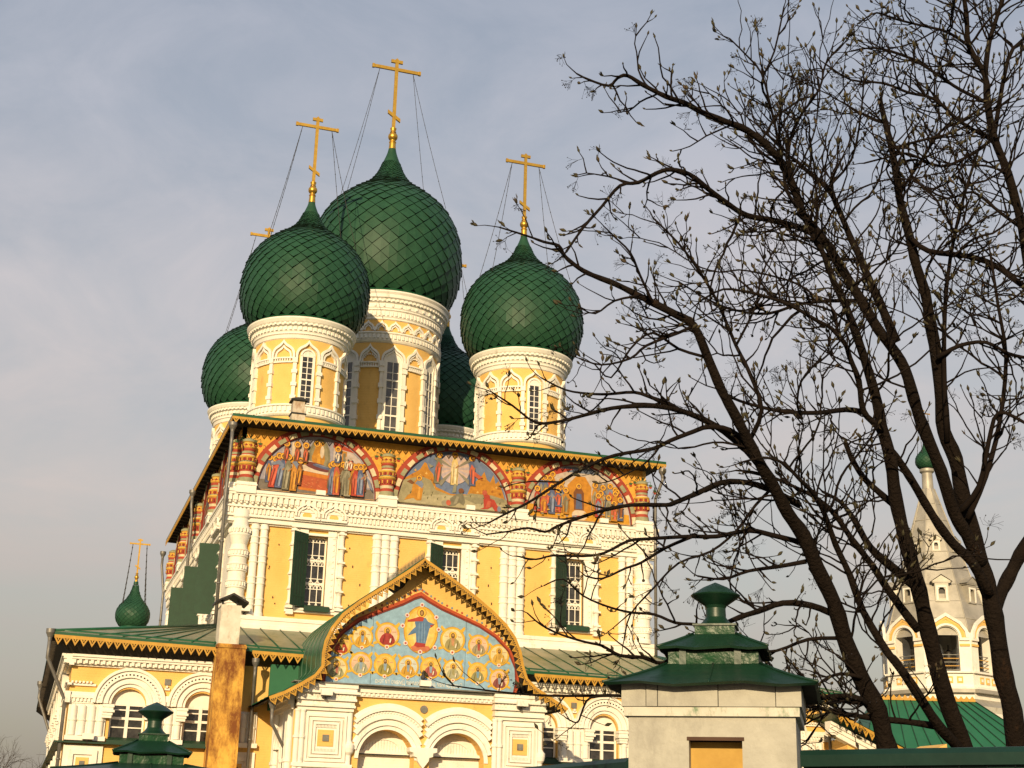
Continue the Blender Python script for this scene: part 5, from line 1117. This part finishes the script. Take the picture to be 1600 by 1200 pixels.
# ================================================================ GATE PIERS AND FENCE
def pier(name, label, loc, yaw, s=1.0, zeave=2.53, ew=.545, ez=-.01):
    T = thing(name, label, 'gate pier', loc, 'gate piers')
    fr = yawf(0, 0, yaw)
    b = MB(fr); h = .425
    def cbox(hw, z0, z1, mat, bb): bb.box(-hw, hw, -hw, hw, z0, z1, mat)
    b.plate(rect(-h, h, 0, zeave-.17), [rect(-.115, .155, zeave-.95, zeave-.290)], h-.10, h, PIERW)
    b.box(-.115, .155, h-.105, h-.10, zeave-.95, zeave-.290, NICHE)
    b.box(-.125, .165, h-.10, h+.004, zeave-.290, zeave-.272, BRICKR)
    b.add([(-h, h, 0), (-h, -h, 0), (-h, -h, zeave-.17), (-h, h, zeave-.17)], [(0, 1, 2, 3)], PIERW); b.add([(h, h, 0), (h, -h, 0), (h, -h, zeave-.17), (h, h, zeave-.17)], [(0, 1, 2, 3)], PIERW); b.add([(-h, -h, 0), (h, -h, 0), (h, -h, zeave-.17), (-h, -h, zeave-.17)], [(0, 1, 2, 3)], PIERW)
    cbox(h+.022, zeave-.17, zeave-.125, PEEL, b)
    k = 0
    for q in (-1, 1):
        pass
    xs_ = [-h-.035, -.33, -.27, .04, .33, h+.035]
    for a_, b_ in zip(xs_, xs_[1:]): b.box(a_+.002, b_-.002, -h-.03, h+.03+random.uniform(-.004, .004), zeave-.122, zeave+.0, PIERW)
    b.build('pier_body', T, recalc=True)
    b = MB(fr)
    def skirt(h0, z0, h1, z1, mat=PIERG, sag=.0, wob=.0, th=.012):
        m = 6
        for kk in range(4):
            a = kk*pi/2; ca, sa = cos(a), sin(a)
            R_ = lambda u, n: (u*ca-n*sa, u*sa+n*ca)
            rows = []
            for j in range(5):
                t = j/4; hh = h0+(h1-h0)*t; zz = z0+(z1-z0)*(t*(1-sag)+sag*t*t)
                rows.append([(*R_(hh*(2*i/m-1), hh), zz+(wob*sin(i*2.1+kk)*(1-t))) for i in range(m+1)])
            vs = [p for r_ in rows for p in r_]
            b.add(vs, [(j*(m+1)+i, j*(m+1)+i+1, (j+1)*(m+1)+i+1, (j+1)*(m+1)+i) for j in range(4) for i in range(m)], mat, smooth=False)
            b.tube([(p[0], p[1], p[2]+.003) for p in (r_[0] for r_ in rows)], .0075, mat, 5, raw=False)
            if h0 > .4: b.tube([(r_[3][0], r_[3][1], r_[3][2]+.002) for r_ in rows], .005, mat, 5, raw=False)
            b.add([rows[0][i] for i in range(m+1)]+[(p[0]*.97, p[1]*.97, p[2]-th) for p in rows[0]], [(i, i+1, m+2+i, m+1+i) for i in range(m)], mat)
            b.add([(p[0]*.97, p[1]*.97, p[2]-th) for p in rows[0]]+[(*R_(h*(2*i/m-1)*.98, h*.98), z0+.01) for i in range(m+1)] if h0 > .4 else [(p[0]*.97, p[1]*.97, p[2]-th) for p in rows[0]]+[(*R_(.2*(2*i/m-1), .2), z0+.03) for i in range(m+1)], [(i, i+1, m+2+i, m+1+i) for i in range(m)], SOFFIT)
    skirt(ew, zeave+ez, .245, zeave+.12, sag=.30, wob=.010)
    cbox(.238, zeave+.10, zeave+.185, CRINK, b); cbox(.20, zeave+.185, zeave+.212, BRICKR, b)
    for q in (-.16, .13): b.box(q-.018, q+.018, .2, .252, zeave+.11, zeave+.22, PIERG)
    skirt(.292, zeave+.205, .115, zeave+.295, sag=.15, wob=.006)
    cbox(.108, zeave+.29, zeave+.345, CRINK, b); cbox(.118, zeave+.342, zeave+.352, PIERG, b)
    b.build('pier_roof', T, recalc=False)
    b = MB(fr); Z = zeave+.35
    b.lathe(0, 0, [(.105, Z), (.075, Z+.025), (.056, Z+.05), (.054, Z+.10), (.062, Z+.115), (.133, Z+.165), (.137, Z+.172), (.07, Z+.215), (.004, Z+.245)], PIERG, 22); b.build('finial', T)
    T.scale = (s, s, 1)
    return T
pc = atT(1121, 1090, 7.75)
ya = -(YAW+radians(13))
pier('gate_pier', 'large white gate pier with ochre niche under tiered green tin cap', (pc.x, pc.y, 0), ya, 1.0, 2.53)
pc2 = atT(236, 1190, 11.0)
pier('gate_pier', 'smaller pier whose green tin cap stands before the left gallery windows', (pc2.x, pc2.y, 0), -(YAW+radians(-14)), 1.0, 2.11, .70, .045)
def fence(name, label, A, B, ztop, zb2=None):
    A, B = Vector(A), Vector(B); A.z = B.z = 0; d = B-A; ln = d.length; d.normalize(); nn = Vector((d.y, -d.x, 0))
    f = lambda u, n, z: tuple(A+d*u+nn*n+Vector((0, 0, z)))
    T = thing(name, label, 'fence', A)
    f = lambda u, n, z: tuple(d*u+nn*n+Vector((0, 0, z)))
    b = MB(f); k = int(ln/.14)
    for i in range(k): b.box(ln*i/k+.004, ln*(i+1)/k-.004, -.012, .012+.003*(i % 2), .1, ztop-.03, FENCEG)
    b.build('boards', T, recalc=False)
    b = MB(f); b.lathe
    prof = [(-.05, ztop-.09), (-.055, ztop-.03), (-.03, ztop-.004), (0, ztop), (.03, ztop-.004), (.055, ztop-.03), (.05, ztop-.09)]
    b.add([(0, n, z) for n, z in prof]+[(ln, n, z) for n, z in prof], [(i, i+1, 8+i, 7+i) for i in range(6)]+[tuple(range(7)), tuple(range(13, 6, -1))], FENCEG); b.build('top_rail', T)
    return T
e_dir = Vector((cos(ya), sin(ya), 0))
zf = 2.24
def atZ(px, py, z):
    d = ray(px, py); return CAM+d*((z-CAM.z)/d.z)
fence('fence', 'dark green board fence below the bare tree trunks', atZ(1255, 1172, zf), atZ(1255, 1172, zf)+(atZ(1600, 1166, zf)-atZ(1255, 1172, zf))*1.8, zf)
fence('fence', 'short dark green fence left of the white pier', atZ(990, 1183, zf), atZ(990, 1183, zf)+(atZ(820, 1199, zf)-atZ(990, 1183, zf))*2.2, zf)

# ================================================================ BARE TREE
TR = thing('rowan_tree', 'large leafless many-stemmed tree with swelling buds behind the green fence', 'tree')
rt = random.Random(11)
K = 1/2.7907                                        # scale of the enlarged views the limbs were read from
def q(x0, y0, pts, k=K): return [(x0+x*k, y0+y*k) for x, y in pts]
# limb: points, start radius px, end radius px, start and end distance
LIMBS = [
 ([(1588, 1180), (1582, 1110), (1568, 1057), (1557, 985), (1546, 928), (1532, 881), (1518, 824), (1503, 770), (1493, 717), (1475, 674), (1471, 624), (1464, 559), (1453, 502), (1446, 459), (1432, 416), (1421, 369), (1406, 312), (1399, 262), (1389, 215), (1374, 154)], 15.5, 4, 9.0, 9.3),
 ([(1532, 881), (1510, 835), (1490, 800), (1470, 735), (1442, 667), (1428, 624), (1414, 577), (1392, 541), (1371, 513), (1346, 470), (1313, 416), (1288, 376), (1256, 337), (1242, 297), (1224, 258), (1199, 229), (1168, 204), (1134, 190), (1098, 176), (1070, 161), (1041, 151), (1005, 133), (980, 118), (965, 122), (951, 134), (919, 124), (901, 115)], 10.5, 1.3, 9.05, 8.4),
 ([(1546, 928), (1520, 880), (1490, 850), (1467, 820), (1445, 785), (1428, 756), (1405, 720), (1392, 703), (1371, 667), (1349, 642), (1342, 595), (1328, 559), (1321, 538), (1299, 513), (1278, 502), (1235, 477), (1191, 462), (1170, 457), (1130, 452), (1095, 470)], 8.5, 1.5, 9.0, 8.2),
 ([(1552, 955), (1566, 922), (1582, 890), (1602, 852), (1640, 790), (1650, 700), (1630, 560), (1610, 440), (1598, 358), (1575, 272), (1553, 215), (1543, 161), (1539, 118), (1514, 72), (1510, 22), (1500, -40)], 11, 3.0, 9.1, 9.6),
 ([(1539, 118), (1546, 65), (1564, 7), (1575, -40)], 5, 2, 9.6, 9.7), ([(1553, 215), (1575, 93), (1600, 60), (1625, 20)], 4, 2, 9.6, 9.9),
 ([(1512, 1185), (1500, 1150), (1478, 1092), (1457, 1014), (1442, 949), (1432, 906), (1414, 842), (1399, 777), (1392, 720), (1378, 667), (1371, 631), (1356, 577), (1338, 523), (1321, 477), (1303, 441), (1292, 409), (1270, 365)], 14.5, 3.5, 8.8, 8.6),
 ([(1490, 1160), (1467, 1135), (1428, 1075), (1400, 1035), (1385, 1017), (1349, 956), (1328, 899), (1306, 852), (1288, 802), (1270, 770), (1249, 749), (1224, 724), (1195, 715), (1160, 722)], 9, 1.5, 8.7, 8.2),
 ([(1435, 985), (1392, 928), (1364, 885), (1331, 842), (1303, 802), (1278, 780), (1240, 760), (1190, 740), (1150, 735)], 7, 1.5, 8.75, 8.4),
 ([(1432, 916), (1392, 885), (1360, 856), (1335, 813), (1313, 784), (1285, 768)], 9, 2, 8.75, 8.9),
 ([(1400, 1195), (1385, 1165), (1371, 1110), (1342, 1053), (1320, 999), (1303, 942), (1277, 888), (1256, 838), (1231, 802), (1209, 760), (1191, 731), (1170, 690), (1145, 642), (1127, 609), (1106, 559), (1084, 509), (1055, 491), (1020, 473), (998, 462), (962, 444), (926, 430), (905, 419), (883, 401), (873, 384), (850, 378), (822, 368), (780, 355)], 16.5, 1.2, 8.6, 7.8),
 ([(1303, 391), (1288, 376), (1256, 358), (1206, 344), (1168, 337), (1138, 319), (1105, 294), (1077, 272), (1048, 265), (1027, 270), (998, 285), (969, 290), (941, 322), (912, 355), (885, 393)], 6, 2.0, 9.0, 8.2),
 ([(1408, 800), (1396, 789), (1371, 767), (1349, 746), (1331, 717), (1321, 692)], 6, 4, 8.85, 8.8),
 ([(1400, 534), (1381, 487), (1360, 441), (1345, 405), (1331, 376), (1313, 333), (1295, 297), (1263, 269), (1238, 247), (1200, 232)], 8, 2, 9.1, 9.5),
 ([(1349, 644), (1321, 640), (1278, 645), (1224, 643), (1170, 631), (1135, 618)], 5, 2, 8.9, 8.5),
 ([(1191, 731), (1166, 703), (1131, 674), (1091, 652), (1048, 638), (1005, 634), (955, 638), (912, 649), (876, 658), (837, 660), (801, 634), (769, 613)], 6.5, 1.2, 8.5, 7.8),
 ([(1060, 640), (1045, 631), (1020, 622), (991, 613), (950, 616), (919, 615), (883, 609), (845, 590)], 4, 1.2, 8.3, 8.0),
 ([(1215, 770), (1170, 700), (1140, 672), (1106, 667), (1084, 674), (1048, 688), (1020, 701), (962, 711), (919, 728), (876, 753), (826, 785), (800, 798), (780, 808), (762, 818)], 5, 1.3, 8.5, 7.7),
 ([(1250, 790), (1210, 768), (1168, 754), (1127, 754), (1091, 770), (1055, 785), (1040, 789), (987, 789), (944, 797), (905, 809), (871, 822), (852, 831), (825, 825), (796, 830), (760, 835)], 5.5, 1.2, 8.5, 7.6),
 ([(1262, 850), (1206, 836), (1170, 829), (1120, 838), (1080, 838), (1040, 840), (1011, 842), (982, 845), (944, 864), (910, 869), (864, 868), (837, 874), (808, 869)], 4.5, 1.2, 8.55, 7.6),
 ([(1082, 838), (1040, 856), (1002, 879), (977, 888), (941, 904), (915, 900)], 3, 1.3, 8.2, 7.9),
 ([(1303, 960), (1267, 946), (1224, 942), (1185, 955), (1157, 964), (1110, 985), (1075, 1010), (1037, 1036), (1004, 1027), (968, 1024), (941, 1009), (914, 1003), (875, 991), (845, 976), (824, 958)], 5.5, 1.2, 8.6, 7.4),
 ([(1110, 985), (1088, 976), (1055, 973), (1022, 960), (986, 957), (950, 948), (911, 931), (880, 905), (850, 915)], 3, 1.1, 8.2, 7.6),
 ([(1365, 1100), (1320, 1095), (1260, 1085), (1180, 1090), (1060, 1095), (968, 1087), (926, 1087), (860, 1087), (800, 1083), (740, 1076), (700, 1070)], 4.5, 1.0, 8.6, 8.0),
 ([(968, 1087), (923, 1090), (910, 1110), (902, 1129), (885, 1122)], 2.2, 1.1, 8.1, 8.0),
 ([(1260, 877), (1217, 885), (1170, 892), (1130, 905), (1090, 900)], 4, 1.5, 8.5, 8.2), ([(1316, 997), (1263, 999), (1213, 1017), (1160, 1020), (1110, 1035)], 3.5, 1.3, 8.6, 8.3),
 ([(1345, 1060), (1342, 1057), (1313, 1053), (1285, 1064), (1262, 1090)], 4, 1.5, 8.6, 8.4),
 ([(1467, 1135), (1421, 1128), (1356, 1121), (1313, 1114), (1260, 1103), (1200, 1110)], 6, 2.5, 8.7, 8.4), ([(1385, 1150), (1360, 1108), (1335, 1089), (1292, 1089), (1258, 1100)], 6, 3, 8.6, 8.4),
 ([(1209, 760), (1180, 790), (1150, 830), (1110, 862), (1060, 880), (1020, 920), (985, 960), (975, 1000)], 2.6, 1.2, 8.5, 8.0),
 ([(1464, 559), (1500, 540), (1540, 535), (1575, 552), (1610, 560)], 4, 2, 9.1, 9.0), ([(1500, 800), (1530, 760), (1545, 690), (1560, 645), (1600, 660), (1630, 680)], 5, 2, 9, 8.8), ([(1512, 810), (1540, 745), (1562, 660), (1572, 560), (1560, 480), (1548, 400)], 5, 2, 9, 9.2),
 ([(1421, 369), (1450, 392), (1510, 400), (1555, 415), (1600, 448), (1640, 470)], 4, 5, 9.2, 9.3), ([(1406, 300), (1440, 250), (1470, 205), (1500, 190), (1540, 165)], 2.5, 2, 9.3, 9.4),
 ([(1480, 690), (1475, 560), (1480, 440), (1500, 330), (1530, 230)], 4.5, 2, 9.1, 9.3),
 ([(1543, 215), (1500, 190), (1460, 155), (1420, 145), (1380, 130), (1330, 125), (1290, 100)], 3.2, 1.4, 9.4, 9.0), ([(1543, 161), (1500, 140), (1470, 120), (1430, 95), (1390, 80), (1360, 75), (1330, 80)], 3, 1.3, 9.5, 9.2),
 ([(1514, 72), (1480, 50), (1440, 40), (1400, 30), (1370, 20), (1350, 30)], 2.6, 1.2, 9.5, 9.2), ([(1553, 215), (1520, 240), (1470, 260), (1420, 240), (1390, 245), (1350, 255)], 3, 1.4, 9.4, 9.1), ([(1598, 358), (1560, 330), (1520, 300), (1480, 310), (1440, 290)], 3, 1.4, 9.4, 9.2),
 ([(1346, 470), (1300, 470), (1250, 475), (1200, 490), (1150, 485), (1110, 470), (1060, 440)], 3.5, 1.3, 8.9, 8.2), ([(1242, 297), (1232, 240), (1245, 190), (1280, 140), (1290, 100), (1315, 70)], 2.8, 1.3, 8.9, 9.0), ([(1256, 337), (1230, 300), (1222, 250), (1205, 170), (1190, 130), (1210, 80), (1225, 10)], 3, 1.2, 8.8, 8.7), ([(1205, 170), (1190, 115), (1165, 85), (1140, 60)], 2, 1.1, 8.7, 8.6),
 ([(1295, 427), (1275, 350), (1290, 300), (1330, 250), (1345, 180), (1350, 120)], 3, 1.2, 8.8, 9.1), ([(1084, 509), (1060, 520), (1010, 540), (985, 560), (940, 570), (905, 560)], 3, 1.2, 8.1, 7.8), ([(1106, 559), (1060, 545), (1020, 520), (985, 545), (955, 590), (930, 570)], 2.6, 1.2, 8.1, 7.9),
 ([(1170, 690), (1190, 640), (1170, 580), (1150, 540), (1120, 470), (1090, 420), (1060, 380), (1020, 340)], 4, 1.5, 8.4, 8.3), ([(1150, 540), (1180, 480), (1190, 430), (1210, 390)], 2.2, 1.2, 8.3, 8.4), ([(1020, 473), (1000, 430), (985, 395), (960, 370), (945, 355)], 2.4, 1.1, 8.0, 7.8), ([(998, 462), (960, 470), (930, 490), (905, 480)], 2.2, 1.1, 7.9, 7.7),
]
def smooth(pts, sub=3):
    P_ = [pts[0]]+pts+[pts[-1]]; o = []
    for i in range(1, len(P_)-2):
        for j in range(sub):
            t = j/sub; a, b_, c_, d_ = P_[i-1], P_[i], P_[i+1], P_[i+2]
            o.append(tuple(.5*((2*b_[k])+(-a[k]+c_[k])*t+(2*a[k]-5*b_[k]+4*c_[k]-d_[k])*t*t+(-a[k]+3*b_[k]-3*c_[k]+d_[k])*t**3) for k in range(len(b_))))
    o.append(pts[-1]); return o
tk = MB(); tw = MB(); bd = MB(); sh = MB()
n_bud = [0]
def bud(p, d, s=1.0):
    """a swelling bud with two or three unfolding leaflets"""
    d = (d.normalized()+Vector((0, 0, .55))).normalized(); x = d.orthogonal().normalized(); y = d.cross(x); a0 = rt.random()*6.28
    L_ = .027*s*rt.uniform(.7, 1.4); w = L_*.27
    vs = [p-d*L_*.1]
    for h, r in ((.15, .6), (.5, 1.0), (.8, .62)):
        for i in range(5): a = a0+i*1.2566; vs.append(p+d*L_*h+(x*cos(a)+y*sin(a))*w*r)
    vs.append(p+d*L_*1.15); fs = [(0, 1+(i+1) % 5, 1+i) for i in range(5)]
    for j in (0, 1): fs += [(1+j*5+i, 1+j*5+(i+1) % 5, 6+j*5+(i+1) % 5, 6+j*5+i) for i in range(5)]
    fs += [(11+i, 11+(i+1) % 5, 16) for i in range(5)]
    bd.add(vs, fs, BUD, True, raw=True)
    if rt.random() < .45:
        for _ in range(rt.choice((1, 2))):
            a = rt.random()*6.28; o = (x*cos(a)+y*sin(a)); sd_ = d.cross(o); b0 = p+d*L_*.2; tip = p+d*L_*rt.uniform(1.1, 1.6)+o*L_*rt.uniform(.25, .6)
            mid = b0.lerp(tip, .55)+o*L_*.12; bd.add([b0, mid+sd_*L_*.17, tip, mid-sd_*L_*.17], [(0, 1, 2, 3)], BUD, raw=True)
    n_bud[0] += 1
def seedhead(p, d):
    """last year's berry stalks, a few dried berries left"""
    d = (d.normalized()*.6+Vector((rt.uniform(-.6, .6), rt.uniform(-.6, .6), rt.uniform(-.9, .4)))).normalized(); L_ = rt.uniform(.05, .11)
    c0 = p+d*L_*.35; tw.tube([p, c0], .0016, TWIG, 3, .0013, cap=False)
    for i in range(rt.randint(5, 9)):
        e_ = (d+Vector((rt.gauss(0, .55), rt.gauss(0, .55), rt.gauss(-.15, .55)))).normalized(); m = c0+e_*L_*.45
        for _ in range(rt.randint(1, 3)):
            t_ = m+(e_+Vector((rt.gauss(0, .6), rt.gauss(0, .6), rt.gauss(-.3, .5)))).normalized()*L_*rt.uniform(.25, .45)
            tw.tube([c0, m, t_], .0011, TWIG, 3, .0008, cap=False)
            if rt.random() < .42:
                r = rt.uniform(.0036, .0056); sh.add([t_+Vector(v)*r for v in ((1, 0, 0), (-1, 0, 0), (0, 1, 0), (0, -1, 0), (0, 0, 1), (0, 0, -1))], [(0, 2, 4), (2, 1, 4), (1, 3, 4), (3, 0, 4), (2, 0, 5), (1, 2, 5), (3, 1, 5), (0, 3, 5)], BERRY, True, raw=True)
def twig(p, d, ln, r, level):
    k = max(3, int(ln/.052)); pts = [p.copy()]; d = d.normalized(); step = ln/k; zig = rt.choice((1, -1))
    side = d.cross(Vector((0, 0, 1))); side = side.normalized() if side.length > .1 else d.orthogonal().normalized()
    for i in range(k):
        zig = -zig
        d = (d+Vector((rt.gauss(0, .15), rt.gauss(0, .15), rt.gauss(.05, .15)))+side*zig*.17).normalized()
        pts.append(pts[-1]+d*step)
    r1 = max(.0018, r*.45)
    tw.tube(pts, r, TWIG, 5 if r > .004 else 4, r1, cap=False)
    for i in range(1, k+1):
        dd = (pts[i]-pts[i-1]).normalized()
        if level < 2 and i > 1 and i < k and rt.random() < (.27 if level == 0 else .14):
            a = dd.orthogonal().normalized(); a.rotate(Matrix.Rotation(rt.random()*6.28, 3, dd)); nd = (dd*rt.uniform(.4, 1.0)+a*rt.uniform(.6, 1.0)+Vector((0, 0, .30)))
            twig(pts[i], nd, min(.24, ln*rt.uniform(.22, .5)), r*.75, level+1)
        elif rt.random() < .10:
            a = dd.orthogonal().normalized(); a.rotate(Matrix.Rotation(rt.random()*6.28, 3, dd)); e_ = pts[i]+(a+dd)*.018; tw.tube([pts[i], e_], r*.7, TWIG, 4, r*.6, cap=False); bud(e_, a*.6+dd, .8)
    bud(pts[-1], d, 1.1)
    if rt.random() < .30: seedhead(pts[-1 if rt.random() < .4 else -2], d)
def pxy(p):
    d = p-CAM; return (800+F_PX*d.dot(_r)/d.dot(_f), 600-F_PX*d.dot(_u)/d.dot(_f))
def bough(p, d, ln, r):
    k = max(6, int(ln/.06)); pts = [p.copy()]; d = d.normalized(); bend = Vector((rt.gauss(0, .06), rt.gauss(0, .06), rt.uniform(-.03, .09)))
    for i in range(k):
        d = (d+bend+Vector((rt.gauss(0, .17), rt.gauss(0, .17), rt.gauss(0, .15)))).normalized(); pts.append(pts[-1]+d*ln/k)
    tw.tube(pts, r, TWIG, 6, r*.38, cap=False)
    for i in range(2, k+1):
        if rt.random() < .36:
            dd = (pts[i]-pts[i-1]).normalized(); a = dd.orthogonal().normalized(); a.rotate(Matrix.Rotation(rt.random()*6.28, 3, dd))
            twig(pts[i], dd*rt.uniform(.4, 1.1)+a*rt.uniform(.5, 1.0)+Vector((0, 0, .28)), rt.uniform(.08, .42), rt.uniform(.0038, .0056), 0 if rt.random() < .5 else 1)
    twig(pts[-1], d, rt.uniform(.1, .25), r*.4, 1)
DENS = 1.75
for pts, r0, r1, t0, t1 in LIMBS:
    n = len(pts); wob = rt.uniform(-.12, .12)
    p3 = [(x, y, t0+(t1-t0)*i/(n-1)+wob*sin(3.0*i/(n-1)*pi)*(0 if i == 0 else 1)) for i, (x, y) in enumerate(pts)]
    p3 = smooth(p3, 3); m = len(p3)
    P3 = [atT(x, y, t) for x, y, t in p3]; R3 = [(r0+(r1-r0)*(i/(m-1))**(.80 if r0 == 16.5 else (1.2 if r0 > 9 else .9)))*p3[i][2]/F_PX*1.0 for i in range(m)]
    big = r0 > 5.0
    if pts[0][1] > 1155:                              # stems run on down to the ground
        d = (P3[0]-P3[1]).normalized(); base = Vector((P3[0].x, P3[0].y, 0)); g0 = P3[0]+d*(P3[0].z/max(.3, -d.z))*.75; g0.z = 0.0
        P3 = [g0, g0.lerp(P3[0], .5)]+P3; R3 = [R3[0]*1.35, R3[0]*1.12]+R3
    if big: R3 = [r*(1+.05*sin(i*1.7)+rt.uniform(-.05, .05)) for i, r in enumerate(R3)]
    (tk if big else tw).tube(P3, R3, BARK if big else TWIG, 12 if r0 > 9 else 7)
    if r0 > 4 and len(P3) > 12:                       # boughs of middling size
        run = 0; gap = rt.uniform(.15, .4)
        for i in range(6, len(P3)-2):
            run += (P3[i]-P3[i-1]).length; px_ = pxy(P3[i])
            if run < gap or R3[i] < .008 or px_[0] < 1150 or (px_[1] > 620 and px_[0] > 1330): continue
            run = 0; gap = rt.uniform(.08, .26) if px_[1] < 430 and px_[0] > 1230 else (rt.uniform(.13, .36) if px_[1] < 560 else rt.uniform(.28, .65))
            dd = (P3[i+1]-P3[i-1]).normalized(); a = dd.orthogonal().normalized(); a.rotate(Matrix.Rotation(rt.random()*6.28, 3, dd))
            bough(P3[i], dd*rt.uniform(.2, .8)+a*rt.uniform(.8, 1.3)+Vector((0, 0, .05)), rt.uniform(.5, 1.5), rt.uniform(.0062, .0100))
    # side twigs
    acc = 0.0; nxt = rt.uniform(.05, .14)
    for i in range(2, len(P3)-1):
        seg = (P3[i]-P3[i-1]); acc += seg.length
        if P3[i].z < 2.3 or (R3[i] > .026 and P3[i].z < 4.6):
            nxt = acc+.05; continue
        while acc > nxt:
            rr = R3[i]
            px_ = pxy(P3[i])[0]
            if rt.random() < (.60 if px_ < 1000 else (.80 if px_ < 1180 else .9)) and (rr < .05 or rt.random() < .25):
                dd = seg.normalized(); a = dd.orthogonal().normalized(); a.rotate(Matrix.Rotation(rt.random()*6.28, 3, dd))
                up = max(0, P3[i].z-2.2)/3.5
                ln = rt.choice((rt.uniform(.10, .3), rt.uniform(.2, .62)))*(1.0 if rr > .008 else .7)*(.62 if px_ < 1000 else (.85 if px_ < 1200 else 1.0))
                nd = dd*rt.uniform(.35, 1.1)+a*rt.uniform(.6, 1.1)+Vector((0, 0, .10))
                twig(P3[i], nd, ln, min(.0068, max(.0036, rr*.7)), 0 if ln > .25 else 1)
            nxt += rt.uniform(.055, .17)/DENS*(1.0 if rr < .03 else 1.7)*(.62 if pxy(P3[i])[1] < 560 else 1.0)
    if r1 < 2.2 and pts[-1][0] < 1600:   # a limb ends in a twig
        d = (P3[-1]-P3[-3]).normalized(); twig(P3[-1], d, .12, R3[-1]*.8, 1)
tk.build('trunk', TR, recalc=False); tw.build('twigs', TR, recalc=False); bd.build('buds', TR, recalc=False); sh.build('berries', TR, recalc=False)
print('buds', n_bud[0], 'twig faces', len(tw.fc))

# ================================================================ FAR BARE TREE, AND AN UNSEEN ONE ADDED FOR SHADE
def grown_tree(label, at_, seed, stems, ln0, r0, thin):
    T = thing('bare_tree', label, 'tree', at_); rg = random.Random(seed); A = MB(); B = MB()
    def grow(p, d, ln, r, lv):
        k = 4; pts = [p]
        for i in range(k):
            d = (d+Vector((rg.gauss(0, .13), rg.gauss(0, .13), rg.gauss(.03, .1)))).normalized(); pts.append(pts[-1]+d*ln/k)
        (A if lv < 2 else B).tube(pts, r, BARKF, 6 if lv < 2 else 3, r*.55, cap=False)
        if lv < 5:
            for i in range(rg.randint(3, 4)):
                a = d.orthogonal().normalized(); a.rotate(Matrix.Rotation(rg.random()*6.28, 3, d))
                grow(pts[rg.randint(2, k)], d*rg.uniform(.7, 1.1)+a*rg.uniform(.4, .8), ln*rg.uniform(.60, .80), r*thin, lv+1)
    for q_ in range(stems): grow(Vector((q_*2.4-1.2*(stems-1), q_*.8, 0)), Vector((rg.uniform(-.15, .15), 0, 1)), ln0, r0, 0)
    A.build('trunk', T, recalc=False); B.build('crown', T, recalc=False)
far = atT(35, 1240, 95); grown_tree('small distant leafless tree beyond the left gallery corner', (far.x, far.y, 0), 3, 3, 3.2, .16, .55)
grown_tree('tall bare tree added out of view to dapple the gate pier', (-20.1, -65.6, 0), 5, 2, 2.7, .19, .70)  # unseen tree behind the camera, added to throw dappled shade on the pier
